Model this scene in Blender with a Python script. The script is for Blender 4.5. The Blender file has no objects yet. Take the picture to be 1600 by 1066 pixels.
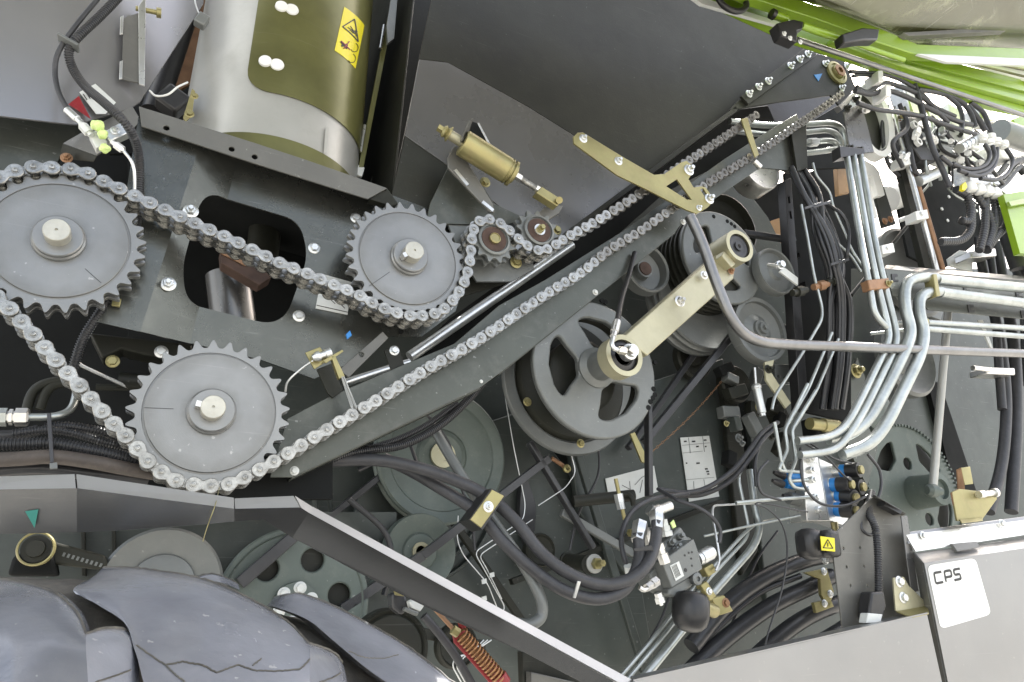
import bpy, bmesh, math, random
from mathutils import Vector as V, Matrix, noise
from mathutils.geometry import delaunay_2d_cdt
from mathutils.bvhtree import BVHTree
random.seed(4)
sc = bpy.context.scene
COL = sc.collection
# ---------------------------------------------------------------- camera, world, sun
F, PS, TH, D0 = 1100.0, math.radians(26), math.radians(20), 1.2
fw = V((math.sin(PS)*math.cos(TH), math.cos(PS)*math.cos(TH), math.sin(TH)))
rt = V((math.cos(PS), -math.sin(PS), 0)); up = rt.cross(fw)
CAM = V((0, -D0, 0))
cam = bpy.data.cameras.new('camera'); camo = bpy.data.objects.new('camera', cam); COL.objects.link(camo)
camo.location = CAM; camo.rotation_euler = (math.radians(90)+TH, 0, -PS)
cam.sensor_width = 36; cam.lens = F/1600*36; cam.clip_start = .02; cam.clip_end = 3000
sc.camera = camo
SUN_EL, SUN_AZ = math.radians(48), math.radians(62)      # azimuth from +Y towards +X: behind and to the right of the machine
w = bpy.data.worlds.new('World'); sc.world = w; w.use_nodes = True
nt = w.node_tree; bg = nt.nodes['Background']
sky = nt.nodes.new('ShaderNodeTexSky'); sky.sky_type = 'NISHITA'; sky.sun_disc = False
sky.sun_elevation = SUN_EL; sky.sun_rotation = SUN_AZ; sky.air_density = 1.0; sky.dust_density = 6.0; sky.ozone_density = 1.0
# scattered white clouds all over the sky
wtc = nt.nodes.new('ShaderNodeTexCoord'); wmp = nt.nodes.new('ShaderNodeMapping'); wmp.inputs['Scale'].default_value = (1, 1, 2.2); nt.links.new(wtc.outputs['Generated'], wmp.inputs['Vector'])
wn = nt.nodes.new('ShaderNodeTexNoise'); wn.inputs['Scale'].default_value = 2.3; wn.inputs['Detail'].default_value = 7; wn.inputs['Roughness'].default_value = .55; nt.links.new(wmp.outputs[0], wn.inputs['Vector'])
wr_ = nt.nodes.new('ShaderNodeMapRange'); wr_.inputs[1].default_value = .42; wr_.inputs[2].default_value = .60; wr_.inputs[4].default_value = .9; nt.links.new(wn.outputs[0], wr_.inputs[0])
wx = nt.nodes.new('ShaderNodeMix'); wx.data_type = 'RGBA'; wx.inputs[7].default_value = (7.5, 7.5, 7.4, 1); nt.links.new(wr_.outputs[0], wx.inputs[0]); nt.links.new(sky.outputs[0], wx.inputs[6])
nt.links.new(wx.outputs[2], bg.inputs[0]); bg.inputs[1].default_value = .15
sl = bpy.data.lights.new('sun', 'SUN'); sl.energy = 4.0; sl.angle = math.radians(.5); sl.color = (1, .96, .9)
so = bpy.data.objects.new('sun', sl); COL.objects.link(so)
sd = V((math.sin(SUN_AZ)*math.cos(SUN_EL), math.cos(SUN_AZ)*math.cos(SUN_EL), math.sin(SUN_EL)))
so.rotation_euler = sd.to_track_quat('Z', 'Y').to_euler()
sc.view_settings.view_transform = 'Standard'; sc.view_settings.look = 'None'
sc.view_settings.exposure = 1.55; sc.view_settings.gamma = 1

# ---------------------------------------------------------------- helpers
def ray(x, y): return fw + rt*((x-800)/F) - up*((y-533)/F)
def P(x, y, Y=0.0):
    d = ray(x, y); return CAM + d*((Y+D0)/d.y)
def S(x, y, Y, n): return n*((Y+D0)/ray(x, y).y)/F        # n pixels across the view, in metres
def W3(p): return P(*p) if not isinstance(p, V) else p
def lerp(a, b, t): return a+(b-a)*t
def fill(loops):      # triangles of an outline with holes
    flat = [V((p.x, p.y)) for l in loops for p in l]; ed = []; k = 0
    for l in loops:
        ed += [(k+i, k+(i+1) % len(l)) for i in range(len(l))]; k += len(l)
    vs, _, fs, ov, _, _ = delaunay_2d_cdt(flat, ed, [], 0, 1e-7)
    def inside(c, l):
        s = False; n = len(l)
        for i in range(n):
            a, b = l[i], l[i-1]
            if (a.y > c.y) != (b.y > c.y) and c.x < (b.x-a.x)*(c.y-a.y)/(b.y-a.y)+a.x: s = not s
        return s
    out = []
    for f in fs:
        c = (vs[f[0]]+vs[f[1]]+vs[f[2]])/3
        if inside(c, loops[0]) and not any(inside(c, h) for h in loops[1:]): out.append([ov[i][0] for i in f])
    return out
WL = {}
def tag(o, L):
    o['label'] = L[0]; o['category'] = L[1]
    if len(L) > 2 and L[2]: o['group'] = L[2]
def T(name, L, x, y=None, Y=0):
    o = bpy.data.objects.new(name, None); COL.objects.link(o)
    loc = P(x, y, Y) if y is not None else x
    o.location = loc; WL[o.name] = V(loc); o.empty_display_size = .02
    if L: tag(o, L)
    return o
def place(o, loc, parent):
    if parent is not None:
        o.parent = parent; o.location = loc-WL[parent.name]
    else: o.location = loc
    WL[o.name] = V(loc)
def inst(name, me, loc, parent=None, rot=None, s=1.0, L=None):
    o = bpy.data.objects.new(name, me); COL.objects.link(o); place(o, V(loc), parent)
    if rot is not None: o.rotation_euler = rot
    if s != 1.0: o.scale = (s, s, s)
    if L: tag(o, L)
    return o
class B:
    def __init__(s): s.bm = bmesh.new()
    def ring(s, c, u, v, r, n, ph=0): return [s.bm.verts.new(c+u*(r*math.cos(ph+2*math.pi*i/n))+v*(r*math.sin(ph+2*math.pi*i/n))) for i in range(n)]
    def lathe(s, c, axis, prof, seg=40, caps=True, ph=0):
        axis = V(axis).normalized(); u = axis.orthogonal().normalized(); v = axis.cross(u); rs = []
        if abs(axis.y) > .999: u = V((1, 0, 0)); v = V((0, 0, 1))
        for r, t in prof: rs.append(s.ring(c+axis*t, u, v, max(r, 1e-5), seg, ph))
        for a, b in zip(rs, rs[1:]):
            for i in range(seg): s.bm.faces.new((a[i], a[(i+1) % seg], b[(i+1) % seg], b[i]))
        if caps:
            if prof[0][0] > 1e-4: s.bm.faces.new(rs[0])
            if prof[-1][0] > 1e-4: s.bm.faces.new(rs[-1][::-1])
        return s
    def cyl(s, a, b, r, seg=20, r2=None, ph=0):
        a = W3(a); b = W3(b); return s.lathe(a, b-a, [(r, 0), (r if r2 is None else r2, (b-a).length)], seg, True, ph)
    def turn(s, a, b, prof, seg=20):   # prof: (fraction, radius)
        a = W3(a); b = W3(b); l = (b-a).length; return s.lathe(a, b-a, [(r, t*l) for t, r in prof], seg)
    def xz(s, loop, Y, t, holes=()):   # loop: world (x, z); front at Y, back at Y+t
        loops = [[V((x, z, 0)) for x, z in l] for l in [loop]+list(holes)]
        flat = [p for l in loops for p in l]
        tris = fill(loops) if len(loops) > 1 else []
        f = [s.bm.verts.new((p.x, Y, p.y)) for p in flat]; b = [s.bm.verts.new((p.x, Y+t, p.y)) for p in flat]
        if len(loops) == 1: s.bm.faces.new(f); s.bm.faces.new(b[::-1])
        else:
            for q in tris:
                try: s.bm.faces.new([f[i] for i in q]); s.bm.faces.new([b[i] for i in q[::-1]])
                except ValueError: pass
        k = 0
        for l in loops:
            n = len(l)
            for i in range(n): s.bm.faces.new((f[k+i], f[k+(i+1) % n], b[k+(i+1) % n], b[k+i]))
            k += n
        return s
    def slab(s, pts, t):               # pts: 3D points (planar or nearly), thickness vector or +Y metres
        pts = [W3(p) for p in pts]; tv = t if isinstance(t, V) else V((0, t, 0)); n = len(pts)
        f = [s.bm.verts.new(p) for p in pts]; b = [s.bm.verts.new(p+tv) for p in pts]
        s.bm.faces.new(f); s.bm.faces.new(b[::-1])
        for i in range(n): s.bm.faces.new((f[i], f[(i+1) % n], b[(i+1) % n], b[i]))
        return s
    def box(s, c, d, R=None):
        c = W3(c); R = R or Matrix.Identity(3); vs = [s.bm.verts.new(c+R@V((x*d[0]/2, y*d[1]/2, z*d[2]/2))) for x in (-1, 1) for y in (-1, 1) for z in (-1, 1)]
        for q in ((0, 1, 3, 2), (4, 6, 7, 5), (0, 4, 5, 1), (2, 3, 7, 6), (0, 2, 6, 4), (1, 5, 7, 3)): s.bm.faces.new([vs[i] for i in q])
        return s
    def sweep(s, pts, r, seg=12, corr=0, flat=None):
        # pts: world points ; corr: rib pitch
        if corr:
            pts = resample(pts, corr/4)
        n = len(pts); tn = [(pts[min(i+1, n-1)]-pts[max(i-1, 0)]).normalized() for i in range(n)]
        u = tn[0].orthogonal().normalized(); rs = []
        for i in range(n):
            u = (u-tn[i]*u.dot(tn[i])).normalized(); v = tn[i].cross(u)
            rr = r(i/(n-1)) if callable(r) else r
            if corr: rr *= (1, 1, .80, .80)[i % 4]
            rs.append(s.ring(pts[i], u, v, rr, seg))
        for a, b in zip(rs, rs[1:]):
            for i in range(seg): s.bm.faces.new((a[i], a[(i+1) % seg], b[(i+1) % seg], b[i]))
        s.bm.faces.new(rs[0][::-1]); s.bm.faces.new(rs[-1]); return s
    def mk(s, name, mat, parent=None, L=None, smooth=35, bev=0, kind=None):
        bm = s.bm; bmesh.ops.recalc_face_normals(bm, faces=bm.faces)
        xs = [v.co for v in bm.verts]
        c = V([(min(p[i] for p in xs)+max(p[i] for p in xs))/2 for i in range(3)])
        for v in bm.verts: v.co -= c
        me = bpy.data.meshes.new(name); bm.to_mesh(me); bm.free(); me.materials.append(MAT[mat])
        if smooth:
            me.polygons.foreach_set('use_smooth', [True]*len(me.polygons)); me.set_sharp_from_angle(angle=math.radians(smooth))
        o = bpy.data.objects.new(name, me); COL.objects.link(o); place(o, c, parent)
        if bev:
            m = o.modifiers.new('edge', 'BEVEL'); m.width = bev; m.segments = 2; m.limit_method = 'ANGLE'; m.angle_limit = math.radians(40)
        if L: tag(o, L)
        if kind: o['kind'] = kind
        return o
def resample(pts, step):
    d = [0]
    for a, b in zip(pts, pts[1:]): d.append(d[-1]+(b-a).length)
    n = max(2, int(d[-1]/step)); out = []; k = 0
    for i in range(n+1):
        t = d[-1]*i/n
        while k < len(d)-2 and d[k+1] < t: k += 1
        q = (t-d[k])/max(d[k+1]-d[k], 1e-9); out.append(pts[k].lerp(pts[k+1], min(max(q, 0), 1)))
    return out
def cat(pts, n=8):
    pts = [W3(p) for p in pts]; q = [pts[0]*2-pts[1]]+pts+[pts[-1]*2-pts[-2]]; out = []
    for i in range(1, len(q)-2):
        a, b, c, d = q[i-1:i+3]
        for k in range(n):
            t = k/n; out.append(.5*((2*b)+(c-a)*t+(2*a-5*b+4*c-d)*t*t+(3*b-a-3*c+d)*t**3))
    out.append(pts[-1]); return out
def fil(pts, f=.02, n=6):
    pts = [W3(p) for p in pts]; out = [pts[0]]
    for a, b, c in zip(pts, pts[1:], pts[2:]):
        l1 = min(f, (a-b).length*.48); l2 = min(f, (c-b).length*.48)
        s = b+(a-b).normalized()*l1; e = b+(c-b).normalized()*l2
        for k in range(n+1):
            t = k/n; out.append(s*(1-t)**2+b*2*t*(1-t)+e*t*t)
    out.append(pts[-1]); return out
def rnd(loop, r, n=4):     # round the corners of a 2D loop
    out = []; m = len(loop)
    for i in range(m):
        a, b, c = V(loop[i-1]), V(loop[i]), V(loop[(i+1) % m])
        ra = min(r, (a-b).length*.45, (c-b).length*.45)
        s = b+(a-b).normalized()*ra; e = b+(c-b).normalized()*ra
        for k in range(n+1):
            t = k/n; q = s*(1-t)**2+b*2*t*(1-t)+e*t*t; out.append((q.x, q.y))
    return out
def lp(pts, Y): return [(lambda q: (q.x, q.z))(P(x, y, Y)) for x, y in pts]
def circ(x, y, Y, r, n=20):
    c = P(x, y, Y); return [(c.x+r*math.cos(2*math.pi*i/n), c.z+r*math.sin(2*math.pi*i/n)) for i in range(n)]
def plate(name, pts, Y, t, mat, parent=None, L=None, holes=(), r=0, bev=.0008, kind=None):
    l = lp(rnd(pts, r) if r else pts, Y); hs = []
    for h in holes:
        if len(h) == 3 and not isinstance(h[0], tuple): hs.append(circ(h[0], h[1], Y, h[2]))
        else: hs.append(lp(h, Y))
    return B().xz(l, Y, t, hs).mk(name, mat, parent, L, bev=bev, kind=kind)
def tube(name, pts, r, mat, parent=None, L=None, f=None, corr=0, seg=12):
    w_ = fil(pts, f) if f else cat(pts); return B().sweep(w_, r, seg, corr).mk(name, mat, parent, L, smooth=50)
def rod(name, a, b, r, mat, parent=None, L=None, seg=20): return B().cyl(a, b, r, seg).mk(name, mat, parent, L)
def slab(name, pts, t, mat, parent=None, L=None, bev=.0008, kind=None): return B().slab(pts, t).mk(name, mat, parent, L, bev=bev, kind=kind)

# ---------------------------------------------------------------- materials
MAT = {}
def mat(n, col, rough=.5, metal=0.0, var=.12, sc_=6, bump=.0, bsc=120, rv=.1, dust_sheen=0.0, dust_sheen_col=(.35, .34, .31), coat=0, spots=0.0, scr=0.0, spec=.5):
    m = bpy.data.materials.new(n); m.use_nodes = True; t = m.node_tree; p = t.nodes['Principled BSDF']
    def N(k): return t.nodes.new(k)
    tc = N('ShaderNodeTexCoord'); oi = N('ShaderNodeObjectInfo'); ad = N('ShaderNodeVectorMath'); ad.operation = 'ADD'
    mu = N('ShaderNodeMath'); mu.operation = 'MULTIPLY'; mu.inputs[1].default_value = 37
    t.links.new(oi.outputs['Random'], mu.inputs[0]); t.links.new(tc.outputs['Object'], ad.inputs[0]); t.links.new(mu.outputs[0], ad.inputs[1])
    def noise_(scale, det=5, ro=.6):
        z = N('ShaderNodeTexNoise'); z.inputs['Scale'].default_value = scale; z.inputs['Detail'].default_value = det; z.inputs['Roughness'].default_value = ro
        t.links.new(ad.outputs[0], z.inputs['Vector']); return z
    z = noise_(sc_); mr = N('ShaderNodeMapRange'); mr.inputs[1].default_value = .3; mr.inputs[2].default_value = .7
    t.links.new(z.outputs[0], mr.inputs[0])
    mx = N('ShaderNodeMix'); mx.data_type = 'RGBA'; t.links.new(mr.outputs[0], mx.inputs[0])
    mx.inputs[6].default_value = (*[c*(1-var) for c in col], 1); mx.inputs[7].default_value = (*[min(1, c*(1+var)) for c in col], 1)
    out = mx.outputs[2]
    if dust_sheen:  # patch layer: dust on most materials, painted reflections on hood_skin
        z2 = noise_(sc_*4.3, 8, .72); m2 = N('ShaderNodeMapRange'); m2.inputs[1].default_value = .5; m2.inputs[2].default_value = .8; m2.inputs[4].default_value = dust_sheen
        t.links.new(z2.outputs[0], m2.inputs[0]); x2 = N('ShaderNodeMix'); x2.data_type = 'RGBA'; t.links.new(m2.outputs[0], x2.inputs[0])
        t.links.new(out, x2.inputs[6]); x2.inputs[7].default_value = (*dust_sheen_col, 1); out = x2.outputs[2]
    if spots:
        z4 = noise_(90, 3, .5); m4 = N('ShaderNodeMapRange'); m4.inputs[1].default_value = .70; m4.inputs[2].default_value = .74; m4.inputs[4].default_value = spots
        t.links.new(z4.outputs[0], m4.inputs[0]); x4 = N('ShaderNodeMix'); x4.data_type = 'RGBA'; t.links.new(m4.outputs[0], x4.inputs[0])
        t.links.new(out, x4.inputs[6]); x4.inputs[7].default_value = (.5, .5, .48, 1); out = x4.outputs[2]
    if scr:      # fine scratches in two directions
        for rot, sx in ((.5, 3), (-.9, 5)):
            mp = N('ShaderNodeMapping'); mp.inputs['Rotation'].default_value = (0, rot, 0); mp.inputs['Scale'].default_value = (sx, sx, 170); t.links.new(ad.outputs[0], mp.inputs['Vector'])
            z5 = N('ShaderNodeTexNoise'); z5.inputs['Scale'].default_value = 1.6; z5.inputs['Detail'].default_value = 3; t.links.new(mp.outputs[0], z5.inputs['Vector'])
            m5 = N('ShaderNodeMapRange'); m5.inputs[1].default_value = .69; m5.inputs[2].default_value = .76; m5.inputs[4].default_value = scr
            t.links.new(z5.outputs[0], m5.inputs[0]); x5 = N('ShaderNodeMix'); x5.data_type = 'RGBA'; t.links.new(m5.outputs[0], x5.inputs[0])
            t.links.new(out, x5.inputs[6]); x5.inputs[7].default_value = (.42, .42, .4, 1); out = x5.outputs[2]
    p.inputs['Specular IOR Level'].default_value = spec
    t.links.new(out, p.inputs['Base Color'])
    z3 = noise_(sc_*3, 6); m3 = N('ShaderNodeMapRange'); m3.inputs[3].default_value = max(0.03, rough-rv); m3.inputs[4].default_value = min(1, rough+rv)
    t.links.new(z3.outputs[0], m3.inputs[0]); t.links.new(m3.outputs[0], p.inputs['Roughness'])
    p.inputs['Metallic'].default_value = metal
    if coat: p.inputs['Coat Weight'].default_value = coat; p.inputs['Coat Roughness'].default_value = .15
    if bump:
        zb = noise_(bsc, 4); b_ = N('ShaderNodeBump'); b_.inputs['Strength'].default_value = bump; b_.inputs['Distance'].default_value = .002
        t.links.new(zb.outputs[0], b_.inputs['Height']); t.links.new(b_.outputs[0], p.inputs['Normal'])
    MAT[n] = m; return m
mat('grey_paint', (.125, .125, .115), .42, .25, .14, 5, .12, 260, dust_sheen=.14, spots=.3, scr=.25)          # machine's anthracite sheet metal
mat('bay_paint', (.050, .060, .055), .42, .15, .25, 5, .12, 220, dust_sheen=.2, dust_sheen_col=(.13, .13, .11), spots=.2, scr=.15)
mat('dark_paint', (.021, .022, .017), .50, .1, .35, 3, .12, 220, dust_sheen=.12, dust_sheen_col=(.09, .088, .075), spots=.07, scr=.05, spec=.28)
mat('folded_metal', (.105, .11, .10), .27, .75, .16, 4, .1, 240, dust_sheen=.14, spots=.3, scr=.3)
mat('tank_skin', (.30, .30, .31), .26, .6, .05, 3, .03, 300, rv=.03)
mat('green_grey', (.078, .084, .073), .34, .5, .16, 5, .12, 240, dust_sheen=.16, spots=.3, scr=.22)
mat('tank_paint', (.15, .15, .148), .28, .55, .06, 3, .06, 300, spots=.0)
mat('sprocket_grey', (.235, .24, .238), .34, .62, .10, 9, .1, 300, dust_sheen=.1, dust_sheen_col=(.14, .135, .12), spots=.5, scr=.2)
mat('pulley_grey', (.150, .160, .156), .42, .3, .1, 7, .15, 200, dust_sheen=.2, dust_sheen_col=(.3, .3, .28), spots=.25, scr=.15)
mat('pulley_green', (.095, .118, .105), .45, .2, .12, 7, .15, 200, dust_sheen=.2, dust_sheen_col=(.3, .3, .27), spots=.25)
mat('bare_steel', (.22, .22, .22), .34, .85, .15, 20, .1, 300, dust_sheen=.2, dust_sheen_col=(.2, .18, .15))
mat('chain_steel', (.33, .33, .315), .30, .85, .35, 60, .12, 300, rv=.12, dust_sheen=.7, dust_sheen_col=(.09, .075, .06))
mat('chain_mid', (.22, .215, .2), .33, .8, .3, 60, .12, 300, rv=.12, dust_sheen=.6, dust_sheen_col=(.07, .06, .05))
mat('chain_dark', (.15, .145, .135), .42, .75, .25, 40, .1, 300, dust_sheen=.3, dust_sheen_col=(.12, .09, .06))
mat('shaft_steel', (.48, .47, .41), .4, .6, .15, 30, .1, 200, dust_sheen=.3, dust_sheen_col=(.35, .30, .2))
mat('steel', (.62, .62, .6), .3, .9, .1, 30, .06, 300, dust_sheen=.1)
mat('zinc', (.66, .68, .68), .34, .85, .1, 30, .1, 200, dust_sheen=.15)
mat('pipe_zinc', (.40, .43, .42), .34, .75, .2, 12, .08, 200, dust_sheen=.45, dust_sheen_col=(.20, .20, .17))
mat('gold_zinc', (.30, .27, .125), .37, .6, .22, 12, .08, 200, dust_sheen=.45, dust_sheen_col=(.32, .23, .14))
mat('pale_gold', (.40, .38, .26), .40, .45, .12, 10, .08, 200, dust_sheen=.3, dust_sheen_col=(.28, .25, .17), scr=.2)
mat('copper_brown', (.28, .16, .09), .5, .5, .2, 30, .1, 200)
mat('rust', (.07, .042, .032), .65, .3, .35, 20, .3, 150)
mat('black_plastic', (.018, .018, .019), .38, 0, .2, 20, .1, 300, dust_sheen=.1, dust_sheen_col=(.1, .1, .1))
mat('rubber_hose', (.035, .036, .04), .46, 0, .2, 14, .25, 300, dust_sheen=.25, dust_sheen_col=(.13, .13, .14))
mat('conduit', (.03, .031, .034), .34, 0, .15, 20, .0, dust_sheen=.12, dust_sheen_col=(.12, .12, .13))
mat('brown_hose', (.07, .058, .05), .6, 0, .2, 14, .3, 200, dust_sheen=.3, dust_sheen_col=(.2, .17, .14))
mat('cavity', (.011, .012, .012), .7, 0, .3, 6, .1, 100, spec=.12)  # near-black for recess sheets and holes; their shade is put into the colour
mat('olive', (.125, .125, .045), .33, .35, .34, 4, .04, 300, rv=.06, scr=.12)
mat('tube_white', (.38, .385, .365), .38, .3, .14, 4, .05, 200, dust_sheen=.25, dust_sheen_col=(.2, .2, .17), scr=.3)
mat('white_paint', (.74, .75, .73), .4, .0, .05, 10)  # white parts; at upper right it puts overexposed sunlight into the colour
mat('yellow', (.66, .58, .01), .4, 0, .04, 10)
mat('ink', (.02, .02, .02), .5)
mat('red', (.22, .012, .016), .4, 0, .15, 20, dust_sheen=.2)
mat('blue', (.02, .2, .55), .35, 0, .1, 20)
mat('label', (.62, .64, .62), .42, .1, .06, 20)
mat('lime', (.20, .33, .012), .35, 0, .08, 5, .04, 200, coat=.3, dust_sheen=.08)
mat('hood_skin', (.072, .076, .034), .18, .3, .4, 1.6, .0, 200, rv=.1, dust_sheen=.8, dust_sheen_col=(.30, .32, .20), scr=.5)  # the pale patches are reflections painted into the olive skin
mat('lime_wash', (.62, .78, .30), .5, 0, .3, 60, .3, 150)
mat('strip_metal_dim', (.115, .118, .12), .24, .75, .12, 4, .05, 260, rv=.07, dust_sheen=.08, scr=.15)  # fender face: dark reflections of the tyre put into the colour
mat('door_skin', (.262, .265, .268), .34, .7, .07, 4, .05, 300, spots=.15, scr=.12)
mat('strip_metal_lit', (.40, .403, .405), .36, .6, .1, 4, .05, 260, dust_sheen=.1, scr=.1)  # same fender metal at the lip, its brightness put into the colour
mat('tyre_rubber', (.21, .22, .25), .25, 0, .4, 3.2, .45, 70, rv=.08, dust_sheen=.12, dust_sheen_col=(.35, .34, .32), spots=.5, coat=.8)
mat('tyre_dirty', (.085, .08, .07), .6, 0, .5, 14, .9, 70, rv=.14, dust_sheen=.7, dust_sheen_col=(.20, .18, .14), spots=.5)
mat('orange', (.36, .20, .07), .5, 0, .15, 20)
mat('spring_copper', (.30, .16, .075), .38, .75, .2, 20)
mat('green_sticker', (.01, .17, .13), .4)
mat('ground', (.36, .35, .32), .9, 0, .25, 1.5, .3, 30)

def turned(n, src, r_in, r_out):     # machining rings and grease that follow the radius
    m = MAT[src].copy(); m.name = n; t = m.node_tree; p = t.nodes['Principled BSDF']; N = t.nodes.new
    tc = N('ShaderNodeTexCoord'); sp = N('ShaderNodeSeparateXYZ'); cb_ = N('ShaderNodeCombineXYZ'); ln_ = N('ShaderNodeVectorMath'); ln_.operation = 'LENGTH'
    t.links.new(tc.outputs['Object'], sp.inputs[0]); t.links.new(sp.outputs[0], cb_.inputs[0]); t.links.new(sp.outputs[2], cb_.inputs[2]); t.links.new(cb_.outputs[0], ln_.inputs[0])
    c2 = N('ShaderNodeCombineXYZ'); t.links.new(ln_.outputs['Value'], c2.inputs[0]); z = N('ShaderNodeTexNoise'); z.inputs['Scale'].default_value = 900; z.inputs['Detail'].default_value = 2; t.links.new(c2.outputs[0], z.inputs['Vector'])
    b_ = N('ShaderNodeBump'); b_.inputs['Strength'].default_value = .25; b_.inputs['Distance'].default_value = .0006; t.links.new(z.outputs[0], b_.inputs['Height'])
    old = p.inputs['Normal'].links[0].from_socket if p.inputs['Normal'].links else None
    if old: t.links.new(old, b_.inputs['Normal'])
    t.links.new(b_.outputs[0], p.inputs['Normal'])
    nz = N('ShaderNodeTexNoise'); nz.inputs['Scale'].default_value = 38; nz.inputs['Detail'].default_value = 6; t.links.new(tc.outputs['Object'], nz.inputs['Vector'])
    wb_ = N('ShaderNodeMath'); wb_.operation = 'MULTIPLY_ADD'; wb_.inputs[1].default_value = .03; t.links.new(nz.outputs[0], wb_.inputs[0]); t.links.new(ln_.outputs['Value'], wb_.inputs[2])
    prev = p.inputs['Base Color'].links[0].from_socket
    for lo_, hi_, amt in ((r_in+.028, r_in+.016, .25), (r_out-.004, r_out+.016, .3)):
        mr = N('ShaderNodeMapRange'); mr.inputs[1].default_value = lo_; mr.inputs[2].default_value = hi_; mr.inputs[4].default_value = amt; t.links.new(wb_.outputs[0], mr.inputs[0])
        mx = N('ShaderNodeMix'); mx.data_type = 'RGBA'; t.links.new(mr.outputs[0], mx.inputs[0]); t.links.new(prev, mx.inputs[6]); mx.inputs[7].default_value = (.10, .095, .08, 1); prev = mx.outputs[2]
    t.links.new(prev, p.inputs['Base Color']); MAT[n] = m
turned('sprocket_disc', 'sprocket_grey', .036, .092)
# ---------------------------------------------------------------- shared bolts
BOLTS = {}
def bolt_mesh(kind, m):
    k = (kind, m)
    if k in BOLTS: return BOLTS[k]
    b = B(); n = V((0, -1, 0)); o = V((0, 0, 0))
    b.lathe(o, n, [(1.45, 0), (1.45, .12), (1.25, .22)], 20)
    b.lathe(o, n, [(1.0, .2), (1.0, .85), (.86, 1.0)], 6, ph=random.random())
    if kind == 'nut': b.lathe(o, n, [(.52, .9), (.52, 1.7), (.42, 1.85)], 12)
    me = bpy.data.meshes.new('bolt'); bmesh.ops.recalc_face_normals(b.bm, faces=b.bm.faces); b.bm.to_mesh(me); b.bm.free(); me.materials.append(MAT[m])
    me.polygons.foreach_set('use_smooth', [True]*len(me.polygons)); me.set_sharp_from_angle(angle=math.radians(30)); BOLTS[k] = me; return me
def bolt(x, y, Y, px, parent, m='zinc', kind='bolt', name='bolt', L=None):
    return inst(name, bolt_mesh(kind, m), P(x, y, Y), parent, (0, random.uniform(0, 1), 0), S(x, y, Y, px), L=L)
def line(name, a, b, w_, Y, t, mat_, parent):   # thin printed line between two pixels, w_ metres
    A = P(*a, Y); Bp = P(*b, Y); d = (Bp-A).normalized(); n = V((-d.z, 0, d.x))*(w_/2)
    return B().slab([A+n, Bp+n, Bp-n, A-n], t).mk(name, mat_, parent, bev=0)

# ================================================================ SETTING
g = B().slab([V((-400, -400, -1.35)), V((400, -400, -1.35)), V((400, 400, -1.35)), V((-400, 400, -1.35))], V((0, 0, -.2))).mk('ground', 'ground', kind='structure')
def surf(name, grid, mat_, parent=None, L=None, t=.004, kind=None):
    b = B(); vs = [[b.bm.verts.new(W3(p)) for p in r] for r in grid]
    for a, c in zip(vs, vs[1:]):
        for i in range(len(a)-1): b.bm.faces.new((a[i], a[i+1], c[i+1], c[i]))
    tv = V((0, t, 0)); ws = [[b.bm.verts.new(v.co+tv) for v in r] for r in vs]
    for a, c in zip(ws, ws[1:]):
        for i in range(len(a)-1): b.bm.faces.new((a[i], c[i], c[i+1], a[i+1]))
    def side(p, q):
        for i in range(len(p)-1): b.bm.faces.new((p[i], q[i], q[i+1], p[i+1]))
    side(vs[0], ws[0]); side(vs[-1], ws[-1]); side([r[0] for r in vs], [r[0] for r in ws]); side([r[-1] for r in vs], [r[-1] for r in ws])
    return b.mk(name, mat_, parent, L, smooth=30, kind=kind)

# ---- inner walls of the machine
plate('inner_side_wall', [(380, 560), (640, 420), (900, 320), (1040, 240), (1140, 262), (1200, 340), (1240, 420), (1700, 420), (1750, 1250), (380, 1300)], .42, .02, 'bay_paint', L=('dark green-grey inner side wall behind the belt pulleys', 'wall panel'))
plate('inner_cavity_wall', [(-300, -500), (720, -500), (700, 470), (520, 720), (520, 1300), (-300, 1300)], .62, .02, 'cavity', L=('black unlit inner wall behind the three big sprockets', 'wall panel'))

# ---- tank skin, upper left
gr = []
for k in range(25):
    x = -80+k*(318+80)/24; yb = 181+(x/118)*14 if x < 118 else 195-(x-118)*.30
    Y = .085+(.11*((x-60)/250)**2 if x > 60 else 0)
    if x > 214: yb = 166-(x-214)*1.55
    gr.append([(x, yb, Y), (x, yb-60, Y), (x-(0 if x < 214 else 8), -120, Y)])
tp = surf('tank_skin', gr, 'tank_skin', L=('large smooth pale grey curved tank skin filling the top left corner', 'body panel'))
plate('lower_tank_plate', [(-80, 170), (120, 190), (150, 215), (100, 235), (85, 262), (-80, 330)], .15, .01, 'green_grey', L=('dark olive-grey plate below the pale tank skin, above the left sprocket', 'body panel'))
st = T('stiffener_angle', ('narrow bright steel angle strip riveted on the tank skin, bolt through its top', 'bracket'), 205, 130, .16)
slab('web', [(193, 28, .098), (216, 20, .104), (219, 130, .104), (190, 124, .098)], .004, 'grey_paint', st)
slab('flange', [(216, 10, .10), (228, -8, .10), (226, 134, .10), (217, 131, .10)], .004, 'steel', st)
for p in ((190, 40), (189, 110)): slab('weld_seam', [(p[0]-2, p[1]-14, .093), (p[0]+3, p[1]-16, .093), (p[0]+2, p[1]+13, .093), (p[0]-3, p[1]+14, .093)], .003, 'steel', st)
B().turn((212, 13, .11), (252, 21, .11), [(0, .005), (.15, .005), (.16, .008), (.3, .008), (.31, .005), (.8, .005), (.81, .010), (1, .010)], 12).mk('bolt', 'gold_zinc', st)
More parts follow.
